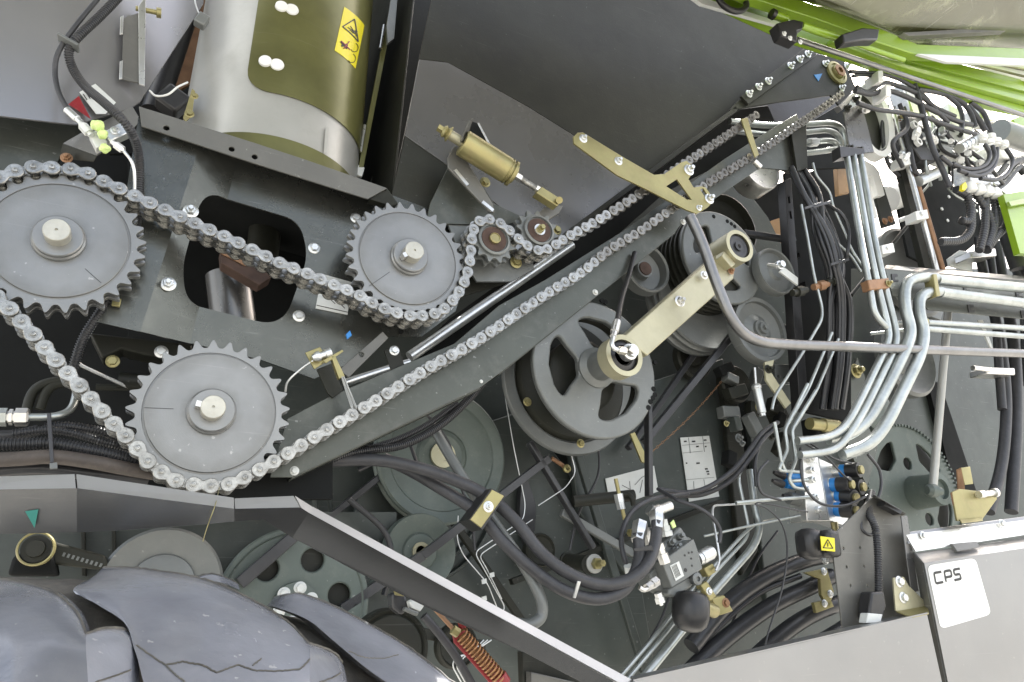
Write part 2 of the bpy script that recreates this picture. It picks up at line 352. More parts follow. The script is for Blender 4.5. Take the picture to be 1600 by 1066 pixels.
# dark post and plates between tank and auger tube
pst = T('dark_post', ('black round post in the gap between the tank skin and the auger tube', 'post'), 250, 170, .3)
rod('post_tube', (240, 175, .3), (318, -60, .3), S(280, 50, .3, 17), 'black_plastic', pst)
plate('side_gusset', [(325, -40), (350, -40), (300, 130), (262, 150)], .36, .01, 'copper_brown', pst)
plate('back_sheet', [(160, -80), (420, -80), (300, 240), (170, 240)], .5, .01, 'cavity', L=('black back sheet behind the dark post near the auger tube', 'body panel'))
wc = T('sensor_cable', ('grey plug on a thin cable hanging at the left edge of the auger tube', 'cable'), 315, 35, .1)
tube('cable', [(303, -10, .08), (306, 8, .08), (312, 24, .08)], .0015, 'zinc', wc)
B().box((315, 33, .08), (.022, .02, .028), Matrix.Rotation(.3, 3, 'Y')).mk('plug', 'pulley_grey', wc, bev=.003)
tube('thin_cable', [(234, 142, .12), (244, 150, .11), (262, 148, .10), (278, 136, .1), (293, 129, .12)], .002, 'white_paint', L=('thin white wire looping from the dark post to the auger tube hinge', 'cable'))
hg = T('hinge_bracket', ('small gold-coloured hinge plate with two bolts at the left foot of the auger tube', 'hinge'), 292, 185, .12)
plate('hinge_plate', [(300, 138), (305, 142), (300, 180), (290, 190), (286, 184)], .10, .006, 'gold_zinc', hg)
bolt(304, 150, .1, 4, hg, 'gold_zinc'); bolt(296, 178, .1, 5, hg, 'gold_zinc')
B().box((270, 160, .15), (.05, .04, .05), Matrix.Rotation(.5, 3, 'Y')).mk('latch_block', 'black_plastic', hg, bev=.006)

# ================================================================ AUGER TUBE
au = T('auger_tube', ('white unloading auger tube with an olive cover plate and yellow warning sticker', 'auger tube'), 437, 225, .25)
A0 = P(418, 304, .25); A1 = P(492, -260, .25); AX = (A1-A0).normalized(); AR = S(450, 100, .25, 124)
U = (V((1, 0, 0))-AX*AX.x).normalized(); W_ = AX.cross(U)   # U to the right, W_ depth
if W_.y > 0: W_ = -W_
def chit(x, y):            # pixel ray -> (angle, height) on the tube
    d = ray(x, y); o = CAM-A0; du, dw = d.dot(U), d.dot(W_); ou, ow = o.dot(U), o.dot(W_)
    a = du*du+dw*dw; b_ = ou*du+ow*dw; c = ou*ou+ow*ow-AR*AR; q = b_*b_-a*c
    t = (-b_-math.sqrt(max(q, 0)))/a; p = o+d*t
    return math.atan2(p.dot(W_), p.dot(U)), p.dot(AX)
def cp(phi, s, r): return A0+AX*s+U*(r*math.cos(phi))+W_*(r*math.sin(phi))
B().lathe(A0, AX, [(AR+.001, -.01), (AR+.001, .0), (AR, .004), (AR, .75)], 96).mk('tube_wall', 'tube_white', au)
B().lathe(A0, AX, [(AR*.8, -.012), (AR+.004, -.012), (AR+.004, .022), (AR+.001, .024)], 96).mk('bottom_flange', 'olive', au)
ph0 = chit(388, 110)[0]; s_a = chit(402, 143)[1]
ph1 = ph0-2.05; ncol = 60; cr = .05/AR; grid = []
for k in range(ncol+1):
    ph = ph0+(ph1-ph0)*(k/ncol)**1.3; d = abs(ph-ph0); lo = s_a
    if d < cr: lo = s_a+.05*(1-math.sqrt(max(0, 1-(1-d/cr)**2)))
    grid.append([cp(ph, lo, AR+.003), cp(ph, .7, AR+.003)])
surf('cover_plate', grid, 'olive', au, t=.001)
def patch(name, uv, off, mat_, parent, n=6):   # quad in (phi, s)
    (a0, b0), (a1, b1), (a2, b2), (a3, b3) = uv; gg = []
    for i in range(n+1):
        t = i/n; gg.append([cp(lerp(a0, a1, t), lerp(b0, b1, t), AR+off), cp(lerp(a3, a2, t), lerp(b3, b2, t), AR+off)])
    return surf(name, gg, mat_, parent, t=.0004)
stk = patch('warning_sticker', [chit(536, 12), chit(567, 40), chit(553, 108), chit(521, 80)], .004, 'yellow', au)
def arcline(x0, y0, x1, y1, wpx, off=.0048, m='ink', parent=stk, n=4):
    dx, dy = x1-x0, y1-y0; l = math.hypot(dx, dy); nx, ny = -dy/l*wpx/2, dx/l*wpx/2
    return patch('printed_line', [chit(x0+nx, y0+ny), chit(x1+nx, y1+ny), chit(x1-nx, y1-ny), chit(x0-nx, y0-ny)], off, m, parent, n)
tri = [(551.5, 31), (533, 43), (557, 66)]
for i in range(3): arcline(*tri[i], *tri[(i+1) % 3], 1.7)
for q in ((541, 44, 550, 50), (545, 42, 551, 51), (548, 52, 556, 50), (552, 48, 554, 58), (544, 48, 552, 54)): arcline(*q, 1.2)
for q in ((530, 66, 540, 77, 3.5), (531, 73, 541, 71, 3.5)): arcline(*q, m='ink')
for q in ((531, 66, 544, 79, 1.6), (543, 66, 534, 78, 1.6)): arcline(*q, m='red', off=.0056)
for cx, cy in ((551, 75), (547, 92)):
    pts = [(cx+6*math.cos(a), cy+7*math.sin(a)) for a in [k*.55-1.2 for k in range(8)]]
    for a, b_ in zip(pts, pts[1:]): arcline(*a, *b_, .9, n=1)
for x, y in ((440, 12.5), (456, 17), (415, 98), (433, 103)):
    ph, s = chit(x, y); c = cp(ph, s, AR+.003); nrm = (cp(ph, s, AR+1)-cp(ph, s, AR)).normalized()
    B().lathe(c, nrm, [(.0, .006), (.008, .006), (.0125, .004), (.0135, 0)] if x in (440, 415) else [(0, .003), (.013, .003), (.014, 0)], 24, caps=False).mk('rivet_plug', 'white_paint', au)
for x0, y0, x1, y1 in ((509, 200, 507, 240),):
    patch('rib', [chit(x0-2, y0), chit(x0+3, y0), chit(x1+2, y1), chit(x1-3, y1)], .004, 'tube_white', au, 2)
fl = T('seam_flange', ('long yellow-green seam flange down the right side of the auger tube', 'flange'), 563, 262, .2)
slab('flange_strip', [(606, 24, .2), (613, 30, .2), (568, 262, .2), (560, 262, .2)], .012, 'olive', fl)
for x0, y0, x1, y1 in ((600, 40, 594, 76), (570, 196, 563, 238)): rod('slot_clip', (x0, y0, .19), (x1, y1, .19), .004, 'steel', fl, seg=10)
plate('end_tab', [(556, 256), (570, 262), (566, 276), (554, 272)], .2, .01, 'label', fl)
plate('tube_column', [(617, 0), (650, -60), (690, -60), (655, 95), (632, 210), (612, 300), (575, 300), (600, 200)], .30, .01, 'dark_paint', L=('dark upright sheet between the yellow flange and the big middle panel', 'body panel'))
plate('small_hook', [(612, -10), (622, -10), (616, 60), (606, 68), (604, 40)], .16, .01, 'pulley_grey', L=('small grey hooked tab at the top end of the yellow flange', 'bracket'))
a_, b_, c_, d_ = P(612, 306, .11), P(690, -420, .11), P(690, -420, .11)+V((-.02, .5, 0)), P(612, 306, .11)+V((-.02, .5, 0))
slab('tube_bay_side', [a_, b_, c_, d_], V((.004, 0, 0)), 'dark_paint', L=('dark side wall running back behind the auger tube flange', 'body panel'))  # sheet bending back, added to keep sun off the auger tube
# shelf under the tube
sh = T('shelf_channel', ('slanting grey shelf channel with round holes under the auger tube', 'shelf'), 400, 240, .03)
plate('front_flange', [(217, 166), (400, 224), (479, 250), (605, 294), (575, 311), (400, 256), (221, 197)], .03, .004, 'grey_paint', sh, holes=[(260, 200, S(260, 200, .03, 4.5)), (362, 233, S(362, 233, .03, 4.5)), (398, 245, S(398, 245, .03, 4.5))])
a_, b_ = P(217, 166, .03), P(605, 294, .03); slab('top_web', [a_+V((0, .004, 0)), b_+V((0, .004, 0)), b_+V((0, .4, 0)), a_+V((0, .4, 0))], V((0, 0, -.004)), 'cavity', sh)  # web underside kept black: shade of the window recess put into colour
plate('end_return', [(605, 294), (622, 318), (612, 322), (577, 311)], .036, .02, 'dark_paint', sh)

# ================================================================ AUGER BOX (folded sheet with the window)
ab = T('gearbox_sheet', ('folded grey sheet with a large rounded window, between the three sprockets', 'body panel'), 400, 540, .05)
YS = .09
outer = lp([(218, 192), (615, 306), (720, 345), (738, 400), (712, 486), (659, 526), (605, 526), (560, 562), (491, 592), (407, 562), (302, 537), (216, 530), (150, 515), (196, 330)], YS)
hole = lp(rnd([(318, 300), (468, 345), (482, 400), (442, 512), (290, 474), (284, 424)], 42, 8), YS)
b = B().xz(outer, YS, .004, [hole])
def fold(bm, p, q, fn):
    p = P(*p, YS); q = P(*q, YS); d = (q-p).normalized(); n = V((d.z, 0, -d.x))
    if n.x > 0: n = -n
    bmesh.ops.bisect_plane(bm, geom=bm.verts[:]+bm.edges[:]+bm.faces[:], plane_co=p, plane_no=n); return p, n
l2 = fold(b.bm, (366, 270), (301, 520), None); l1 = fold(b.bm, (303, 266), (223, 519), None)
for v in b.bm.verts:
    d2 = (v.co-l2[0]).dot(l2[1]); d1 = (v.co-l1[0]).dot(l1[1])
    if d2 > 1e-5: v.co.y -= .55*(d2-max(d1, 0))
b.mk('folded_sheet', 'folded_metal', ab, smooth=12)
for x, y, px_ in ((298, 330, 8), (263, 444, 8), (491, 388, 6.5), (467, 494, 6.5), (556, 341, 6), (684, 329, 6)): bolt(x, y, YS if x > 310 else .055, px_, ab, 'gold_zinc' if x == 684 else 'zinc', 'nut' if x < 310 else 'bolt')
for x, y in ((627, 518), ): plate('drilled_hole', [(x+4*math.cos(k*.6), y+4*math.sin(k*.6)) for k in range(10)], .087, .002, 'cavity', ab, bev=0)
# what shows in the window
rod('auger_shaft', (372, 560, .30), (356, 430, .30), S(365, 470, .3, 33), 'tank_paint', L=('pale grey auger core showing low in the dark sheet window', 'shaft'), seg=32)
rod('auger_neck', (408, 420, .36), (420, 300, .36), S(400, 350, .36, 24), 'dark_paint', L=('dim round neck showing high in the dark sheet window', 'shaft'), seg=32)
slab('wear_block', [(344, 390, .18), (418, 426, .18), (424, 434, .18), (405, 446, .18), (346, 411, .18)], .04, 'rust', L=('rust-brown steel block behind the chain inside the window', 'block'), bev=.002)
slab('wear_strip', [(343, 388, .176), (388, 410, .176), (384, 416, .176), (341, 394, .176)], .003, 'copper_brown', L=('pale scraped top edge strip of the rust-brown block in the window', 'strip'))
plate('window_back', [(200, 250), (560, 290), (540, 600), (200, 560)], .45, .01, 'cavity', L=('black plate for the shade seen deep through the rounded window', 'body panel'))  # black plate added so the window recess comes out dark
lb = T('instruction_label', ('white diagram label half hidden by the chain beside the window', 'label'), 520, 470, .048)
plate('label_sheet', [(503, 428), (550, 441), (543, 492), (493, 482)], .0875, .0012, 'label', lb, bev=0)
for a, c in (((495, 477), (544, 488)), ((503, 455), (524, 475)), ((540, 466), (527, 474)), ((527, 470), (539, 482)), ((503, 445), (520, 452))): line('printed_line', a, c, .0012, .0866, .0006, 'ink', lb)
slab('blue_clip', [(541, 522, .04), (547, 516, .04), (550, 524, .04), (543, 530, .04)], .006, 'blue', L=('tiny blue plastic clip on the grey sheet below the diagram label', 'clip'))
pb = T('perforated_strut', ('flat grey strut with a hole below the rounded window sheet', 'strut'), 575, 560, .06)
plate('strut_bar', [(598, 518), (607, 528), (545, 590), (530, 578)], .03, .005, 'grey_paint', pb, holes=[(565, 554, S(565, 554, .03, 4))])
plate('small_tab', [(600, 548), (622, 538), (632, 570), (612, 580)], .06, .004, 'dark_paint', pb)
bolt(616, 548, .06, 5.5, pb)

# left bracket with brake valve
lbk = T('valve_bracket', ('grey bent bracket above the left sprocket carrying the lime fitting', 'bracket'), 150, 230, .05)
slab('top_face', [(98, 224, .10), (126, 208, .10), (207, 166, .10), (220, 188, .06), (203, 207, .06), (151, 243, .03)], .004, 'grey_paint', lbk)
slab('lower_face', [(98, 225, .099), (151, 244, .029), (146, 252, .05), (92, 246, .11)], .004, 'dark_paint', lbk)
bolt(104, 247, .08, 6, lbk, 'copper_brown', 'nut')
hv = T('hydraulic_union', ('zinc hydraulic union block dabbed with lime paint above the left sprocket', 'fitting'), 165, 215, 0)
slab('block', [(163, 205, .0), (190, 190, .0), (202, 207, .0), (172, 221, .0)], .02, 'zinc', hv, bev=.002)
slab('flange_block', [(138, 208, .01), (157, 200, .01), (168, 222, .01), (150, 232, .01)], .02, 'label', hv, bev=.002)
bolt(180, 204, -.001, 5, hv, 'zinc', 'nut')
B().turn((105, 172, .02), (127, 192, .01), [(0, .0065), (.7, .0065), (.75, .005), (1, .005)], 16).mk('ferrule', 'zinc', hv)
B().turn((125, 192, .01), (143, 212, .005), [(0, .004), (.2, .004), (.22, .008), (.8, .008), (.82, .005), (1, .005)], 6).mk('union_nut', 'label', hv)
B().turn((174, 221, .0), (194, 236, .0), [(0, .004), (.3, .004), (.32, .0065), (.9, .0065), (1, .004)], 6).mk('union_nut', 'zinc', hv)
tube('steel_pipe', [(190, 232, 0), (210, 256, 0), (211, 300, .02), (205, 330, .03)], .0028, 'zinc', hv, f=.02)
def blob(name, x, y, Y, r, m, parent, n=5):
    b = B(); c = P(x, y, Y); bmesh.ops.create_icosphere(b.bm, subdivisions=3, radius=r)
    for v in b.bm.verts: v.co = v.co*(1+.35*noise.noise(v.co*(1.2/r)+V((x, y, 0))))+c
    return b.mk(name, m, parent)
blob('bleed_screw', 152, 196, -.01, .010, 'lime_wash', hv); blob('bleed_screw', 164, 232, -.01, .008, 'lime_wash', hv); blob('bleed_screw', 160, 210, -.01, .008, 'lime_wash', hv)
tube('brake_hose', [(168, -20, .0), (120, 38, .0), (92, 80, .01), (86, 112, .02), (92, 145, .02), (108, 174, .02)], .0042, 'rubber_hose', L=('smooth thin black hose curving down the pale tank skin', 'hose'))
ch = T('conduit_bundle', ('thick corrugated black conduit running down the tank skin past the left sprocket', 'cable conduit'), 110, 65, 0)
tube('corrugated_conduit', [(200, -20, .0), (160, 22, 0), (122, 58, .0), (108, 80, .01), (114, 108, .02), (134, 136, .01), (162, 160, -.02), (190, 186, -.04), (208, 212, -.02), (217, 245, .015), (218, 285, .035), (214, 345, .043), (196, 420, .043), (160, 482, .05), (130, 530, .06), (110, 590, .08)], .0078, 'conduit', ch, corr=.0042, seg=14)
B().box((107, 67, .0), (.035, .022, .005), Matrix.Rotation(.35, 3, 'Y')).mk('cable_tie', 'pulley_grey', ch, bev=.001)
lt = T('barcode_label', ('white barcode label stuck on the tank skin under the conduit', 'label'), 150, 160, .088)
slab('label_sheet', [(124, 144, .083), (149, 131, .095), (181, 160, .098), (165, 178, .087), (150, 178, .087)], .001, 'label', lt, bev=0)
for k in range(4): line('printed_line', (130+k*5, 147-k*2), (136+k*5, 156-k*2), .0015, .0835, .001, 'ink', lt)
slab('red_warning_triangle', [(107, 163, .083), (123, 150, .083), (142, 186, .083)], .0012, 'red', L=('red triangular sticker beside the barcode label', 'sticker'), bev=0)

# ================================================================ BIG MIDDLE PANEL
bp = T('large_inner_panel', ('large flat anthracite panel across the top middle of the machine', 'body panel'), 900, 200, .1)
slab('upper_sheet', [(655, 92, .10), (700, -120, .10), (1060, -120, .10), (1290, 88, .10), (1150, 176, .10), (1000, 283, .10), (965, 266, .10), (905, 216, .10), (825, 166, .10), (760, 130, .10), (700, 97, .10)], .006, 'dark_paint', bp)
slab('middle_sheet', [(655, 93, .096), (700, 98, .098), (760, 131, .098), (825, 167, .098), (905, 217, .098), (965, 267, .098), (1000, 284, .098), (868, 378, .090), (790, 330, .085), (705, 262, .08), (633, 212, .08)], .006, 'tank_paint', bp)  # lighter copy for the panel's brighter region: reflected light put into colour
slab('lower_sheet', [(633, 213, .083), (705, 263, .083), (790, 331, .088), (868, 379, .092), (800, 440, .1), (700, 470, .1), (600, 400, .1), (612, 305, .09)], .006, 'dark_paint', bp)
brp = T('bearing_plate', ('dark plate with a brass-coloured bearing at the top end of the chain run', 'bearing plate'), 1240, 130, .06)
plate('plate_sheet', [(1140, 172), (1150, 160), (1275, 84), (1319, 94), (1337, 137), (1312, 166), (1298, 149), (1220, 159)], .06, .006, 'dark_paint', brp)
plate('bolt_bar', [(1158, 150), (1262, 72), (1276, 86), (1170, 163)], .05, .008, 'dark_paint', brp)
for x, y in ((1170, 147), (1185, 136), (1200, 127), (1235, 103), (1249, 93), (1262, 85)): bolt(x, y, .05, 4.5, brp, 'zinc', 'nut')
for x, y in ((1289, 100), (1323, 104), (1315, 138)): bolt(x, y, .058, 4, brp, 'zinc', 'nut')
B().lathe(P(1306, 115, .06), (0, -1, 0), [(.043, 0), (.043, .008), (.034, .010), (.033, .006), (.026, .006), (.025, .016), (.016, .018), (.015, .008), (0, .008)], 36).mk('bearing_housing', 'gold_zinc', brp)
B().lathe(P(1306, 115, .06), (0, -1, 0), [(.024, 0), (.024, .02), (.012, .021), (.012, .012), (0, .012)], 6).mk('bearing_nut', 'copper_brown', brp)
slab('blue_arrow_mark', [(1272, 117, .058), (1285, 115, .058), (1279, 127, .058)], .0015, 'blue', L=('small blue triangle sticker left of the brass bearing', 'sticker'), bev=0)
plate('end_cover', [(1130, 160), (1220, 140), (1298, 130), (1318, 160), (1250, 200), (1200, 215), (1150, 205)], .22, .01, 'black_plastic', L=('shiny black cover just under the bearing plate', 'cover'))
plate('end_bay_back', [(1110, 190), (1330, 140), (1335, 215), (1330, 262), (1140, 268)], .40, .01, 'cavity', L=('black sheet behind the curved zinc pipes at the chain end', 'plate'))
ug = T('upper_channel', ('dark chain channel behind the upper strand of the chain', 'chain guard'), 900, 420, .10)
plate('channel_web', [(640, 560), (700, 500), (868, 380), (1140, 173), (1200, 165), (1215, 200), (1130, 255), (1040, 300), (960, 372), (851, 440), (780, 480), (705, 545), (600, 600)], .14, .006, 'cavity', ug)
rod('tie_rod', (640, 558, .09), (893, 383, .09), S(760, 470, .09, 8), 'zinc', ug)
rod('tie_rod', (540, 598, .07), (640, 566, .07), S(600, 580, .07, 6), 'zinc', ug)
slab('channel_lip', [(868, 374, .06), (1150, 166, .06), (1153, 172, .06), (872, 382, .06)], .05, 'dark_paint', ug)

# ================================================================ CHAIN GUARD
gd = T('chain_guard', ('long diagonal grey guard plate behind the lower strand of the chain', 'chain guard'), 750, 600, .04)
plate('guard_plate', [(449, 654), (512, 621), (614, 577), (710, 537), (780, 477), (851, 438), (977, 359), (1060, 300), (1130, 250), (1200, 205), (1245, 178), (1252, 200), (1246, 268), (1188, 262), (1162, 280), (1115, 312), (1073, 338), (1055, 363), (969, 434), (870, 513), (780, 584), (750, 606), (494, 729), (456, 746), (422, 746), (435, 700)], .04, .004, 'green_grey', gd)
a_, b_ = P(780, 584, .044), P(1055, 363, .044); slab('lower_lip', [a_, b_, b_+V((0, .05, 0)), a_+V((0, .05, 0))], V((0, 0, -.003)), 'green_grey', gd)
a_, b_ = P(456, 746, .044), P(750, 606, .044); slab('lower_lip', [a_, b_, b_+V((0, .05, 0)), a_+V((0, .05, 0))], V((0, 0, -.003)), 'green_grey', gd)
for x, y, r in ((930, 457, 3.5), (460, 736, 5), (1067, 347, 3.5), (752, 596, 2)): bolt(x, y, .04, r, gd, 'label')
slab('guard_side_bracket', [(1236, 205, .02), (1260, 195, .02), (1262, 262, .02), (1246, 268, .02)], .01, 'dark_paint', gd)
slab('right_web', [(1195, 250, .05), (1240, 206, .05), (1248, 262, .05), (1235, 270, .05)], .01, 'grey_paint', gd)
# brass arm
arm = T('brass_arm_bracket', ('gold passivated arm bracket bridging the two chain strands', 'bracket'), 1010, 280, -.03)
armpts = [(896, 214), (903, 207), (911, 207), (978, 248), (1022, 273), (1038, 272), (1064, 254), (1073, 251), (1081, 259), (1084, 268), (1076, 280), (1084, 293), (1096, 291), (1103, 293), (1113, 308), (1113, 317), (1105, 325), (1089, 334), (1073, 328), (1003, 292), (965, 274), (897, 224)]
plate('arm_plate', armpts, -.035, .005, 'gold_zinc', arm, holes=[[(1041, 291), (1058, 280), (1081, 312), (1074, 312)], [(1094, 296), (1099, 294), (1106, 305), (1101, 307)]])
for x, y, r in ((911, 217, 5), (966, 252, 5), (1076, 266, 6.5), (1108, 311, 6), (1092, 325, 3.5)): bolt(x, y, -.035, r, arm, 'zinc', 'nut')
slab('cross_strip', [(1158, 186, -.03), (1168, 184, -.03), (1186, 242, -.03), (1180, 246, -.03)], .004, 'gold_zinc', arm)
rod('spacer_pin', (1178, 252, -.03), (1188, 262, -.03), .008, 'steel', arm, seg=12)
# chain wiper/brush
br = T('oil_brush', ('small oiling brush on a gold bracket touching the lower chain strand', 'brush'), 520, 590, -.01)
slab('mount_plate', [(477, 551, .0), (500, 542, .0), (514, 562, .0), (491, 577, .0)], .004, 'gold_zinc', br)
B().turn((488, 560, -.01), (517, 550, -.012), [(0, .005), (.25, .009), (.4, .009), (.42, .006), (.7, .006), (.71, .008), (1, .008)], 12).mk('fitting', 'zinc', br)
slab('cross_tab', [(505, 563, -.012), (535, 546, -.012), (537, 549, -.012), (509, 568, -.012)], .003, 'gold_zinc', br)
slab('brush_ferrule', [(517, 556, -.012), (524, 556, -.012), (539, 588, -.012), (530, 592, -.012)], .012, 'gold_zinc', br)
b = B()
for k in range(40):
    dx = random.uniform(-3.5, 3.5); b.cyl((535+dx*.7, 588, -.012+random.uniform(0, .012)), (553+dx*1.2, 637+random.uniform(-3, 3), -.018+random.uniform(0, .01)), .0007, 4)
b.mk('bristles', 'tube_white', br, kind='stuff')
slab('support_plate', [(495, 577, .035), (520, 567, .035), (536, 610, .035), (520, 622, .035), (512, 615, .035)], .005, 'dark_paint', br)
tube('oil_line', [(490, 563, .0), (470, 577, .01), (450, 596, .02), (446, 612, .03)], .0018, 'zinc', br)

# ================================================================ SPROCKETS
NT = 29; RT = .1213
def tooth_loop(R, n, depth, hw=1.0):
    prof = [(0, -depth), (.12, -depth*.97), (.22, -depth*.80), (.30, -depth*.52), (.37, -depth*.24), (.44, -depth*.03), (.5, 0)]
    out = []
    for i in range(n):
        for f_, d in prof[:-1]: out.append((f_, d, i))
        out.append((.5, 0, i))
        for f_, d in prof[-2:0:-1]: out.append((1-f_, d, i))
    return [((R+d)*math.cos((i+f_)*2*math.pi/n), (R+d)*math.sin((i+f_)*2*math.pi/n)) for f_, d, i in out]
tl = tooth_loop(RT, NT, .0135)
N_ = 60; inner = [(.099*math.cos(2*math.pi*k/N_), .099*math.sin(2*math.pi*k/N_)) for k in range(N_)]
b = B(); b.xz(tl, -.005, .010, [inner]); rim_o = b.mk('toothed_rim', 'sprocket_grey', None, bev=.0008); rim_me = rim_o.data
b = B(); b.xz(tl, .016, .010, [inner]); rim2_o = b.mk('toothed_rim', 'sprocket_grey', None, bev=.0008); rim2_me = rim2_o.data
b = B(); b.lathe(V((0, 0, 0)), (0, -1, 0), [(.099, -.026), (.099, .0035), (.0965, .0037), (.0963, .0062), (.0955, .0068), (.03, .0068), (0, .0068)], 96); disc_o = b.mk('disc', 'sprocket_disc', None, smooth=25); disc_me = disc_o.data
b = B(); b.lathe(V((0, 0, 0)), (0, -1, 0), [(.038, .0), (.037, .012), (.0345, .0145), (.0345, .0205), (.033, .022), (0, .022)], 64); hub_o = b.mk('hub', 'sprocket_grey', None, smooth=25); hub_me = hub_o.data
b = B(); b.lathe(V((0, 0, 0)), (0, -1, 0), [(.0185, .0), (.0185, .042), (.0175, .0435), (.0022, .0435), (.0018, .040), (0, .040)], 40); shaft_o = b.mk('shaft_end', 'shaft_steel', None, smooth=25); shaft_me = shaft_o.data
b = B(); b.box(V((0, -.033, 0)), (.012, .018, .009)); key_o = b.mk('key', 'steel', None, bev=.0008); key_me = key_o.data
for o in (rim_o, rim2_o, disc_o, hub_o, shaft_o, key_o): bpy.data.objects.remove(o)
def sprocket(cx, cz, tip_px, keyang, L, mark, shaftm='pale_gold'):
    c = V((cx, 0, cz)); t = T('drive_sprocket', L+('drive sprockets of the double chain',), c)
    q = P(tip_px[0], tip_px[1], -.005); a = math.atan2(q.z-cz, q.x-cx); ph = a-.5*2*math.pi/NT
    for me, yy in ((rim_me, 0), (rim2_me, .021)):
        o = inst('toothed_rim', me, c+V((0, yy, 0)), t, (0, -ph, 0)); m = o.modifiers.new('edge', 'BEVEL'); m.width = .0012; m.segments = 2; m.limit_method = 'ANGLE'; m.angle_limit = math.radians(50)
    inst('disc', disc_me, c+V((0, .0096, 0)), t); inst('hub', hub_me, c+V((0, -.011, 0)), t); inst('shaft_end', shaft_me, c+V((0, -.0217, 0)), t)
    if keyang is not None: inst('key', key_me, c+V((.0195*math.cos(keyang), -.033, .0195*math.sin(keyang))), t, (0, -keyang, 0))
    (x0, y0), (x1, y1) = mark; line('scribe_mark', (x0, y0), (x1, y1), .0008, -.0074, .0003, 'ink', t)
    return t
sprocket(-.2073, .5260, (228, 379), None, ('left grey sprocket cut by the photo edge, chain over its top', 'sprocket'), ((133, 420), (158, 442)))
sprocket(.0489, .2778, (197, 637), math.radians(172), ('lowest grey sprocket, chain round its underside above the fender strip', 'sprocket'), ((225, 637), (271, 639)))
sprocket(.3590, .6195, (539, 397), math.radians(215), ('right-hand large grey sprocket beside the two small idler sprockets', 'sprocket'), ((577, 447), (609, 425)))
# small idlers
def idler(x, y, n, R, L, hubx, ph=0):
    c = P(x, y, -.0); t = T('idler_sprocket', L+('small chain idlers',), c)
    lo = [(c.x+a, c.z+b_) for a, b_ in tooth_loop(R, n, .011)]; rot = ph
    lo = [(c.x+(a-c.x)*math.cos(rot)-(b_-c.z)*math.sin(rot), c.z+(a-c.x)*math.sin(rot)+(b_-c.z)*math.cos(rot)) for a, b_ in lo]
    for yy in (-.005, .016): B().xz(lo, yy, .010).mk('toothed_disc', 'pulley_grey', t, bev=.001)
    B().lathe(c, (0, -1, 0), [(R-.016, .005), (R-.016, .012), (R-.019, .014), (R-.021, .014), (R-.022, .009), (0, .009)], 40).mk('hub_ring', 'pulley_grey', t)
    B().lathe(c, (0, -1, 0), [(R-.024, .009), (R-.024, .011), (.013, .011), (.013, .0115), (0, .0115)], 32).mk('bearing_seal', 'rust', t)
    if hubx: B().lathe(c, (0, -1, 0), [(.012, .01), (.012, .017), (.010, .018), (.010, .0165), (.004, .0165), (0, .0165)], 32).mk('bolt_head', 'gold_zinc', t)
    else:
        B().lathe(c, (0, -1, 0), [(.013, .01), (.013, .014), (0, .014)], 28).mk('washer', 'steel', t)
        B().lathe(c, (0, -1, 0), [(.009, .012), (.009, .022), (.0055, .022), (.0055, .030), (0, .030)], 6).mk('nut', 'gold_zinc', t)
    return t
idler(769, 377, 12, .052, ('left small idler sprocket with a brass bolt head in rusty bearing', 'sprocket'), True, .1)
idler(839, 363, 12, .052, ('right small idler sprocket held by the gold spring tensioner', 'sprocket'), False, .25)

# ================================================================ CHAIN
def dog(p, r, wst):   # figure-eight plate outline, length p
    out = []
    pts = []
    n = 12
    for k in range(n+1):
        a = math.radians(-125+250*k/n); pts.append((p/2+r*math.cos(a), r*math.sin(a)))
    pts.append((0, wst))
    for k in range(n+1):
        a = math.radians(55+250*k/n); pts.append((-p/2+r*math.cos(a), r*math.sin(a)))
    pts.append((0, -wst))
    return pts
PITCH = .0250; lo = dog(PITCH, .0118, .0068); li = dog(PITCH, .0092, .0066); lo2 = dog(PITCH, .0109, .0056)
def link_mesh(name, outer):
    b = B()
    for y in ((-.0160, .0080, .0290) if outer else (-.0108, .0050, .0115, .0258)):
        b.xz(lo if outer else li, y, .0028)
        if outer and y < 0:      # chamfered front face
            va = [b.bm.verts.new((x, y, z)) for x, z in lo]; vb = [b.bm.verts.new((x, y-.0009, z)) for x, z in lo2]; n = len(lo)
            for i in range(n): b.bm.faces.new((va[i], va[(i+1) % n], vb[(i+1) % n], vb[i]))
            b.bm.faces.new(vb)
    if outer:
        for s_ in (-1, 1):
            b.lathe(V((s_*PITCH/2, 0, 0)), (0, -1, 0), [(.0040, -.034), (.0040, .0190), (.0033, .0198), (.0016, .0200), (.0013, .0188), (0, .0188)], 16)
            b.lathe(V((s_*PITCH/2, 0, 0)), (0, -1, 0), [(.0058, .0172), (.0055, .0178), (.0044, .0178), (.0043, .0172)], 16, caps=False)
    else:
        for s_ in (-1, 1):
            for y in (0, .021): b.lathe(V((s_*PITCH/2, y, 0)), (0, -1, 0), [(.0077, -.0070), (.0077, .0070)], 16)
    o = b.mk(name, 'chain_steel', None, smooth=30); me = o.data; off = o.location.copy(); bpy.data.objects.remove(o); return me, off
LO = link_mesh('outer_link', True); LI = link_mesh('inner_link', False)
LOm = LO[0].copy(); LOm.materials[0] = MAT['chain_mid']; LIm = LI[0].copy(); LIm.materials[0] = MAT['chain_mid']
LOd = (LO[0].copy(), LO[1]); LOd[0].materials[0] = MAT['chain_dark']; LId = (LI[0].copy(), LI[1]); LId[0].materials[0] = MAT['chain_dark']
YP = -.017
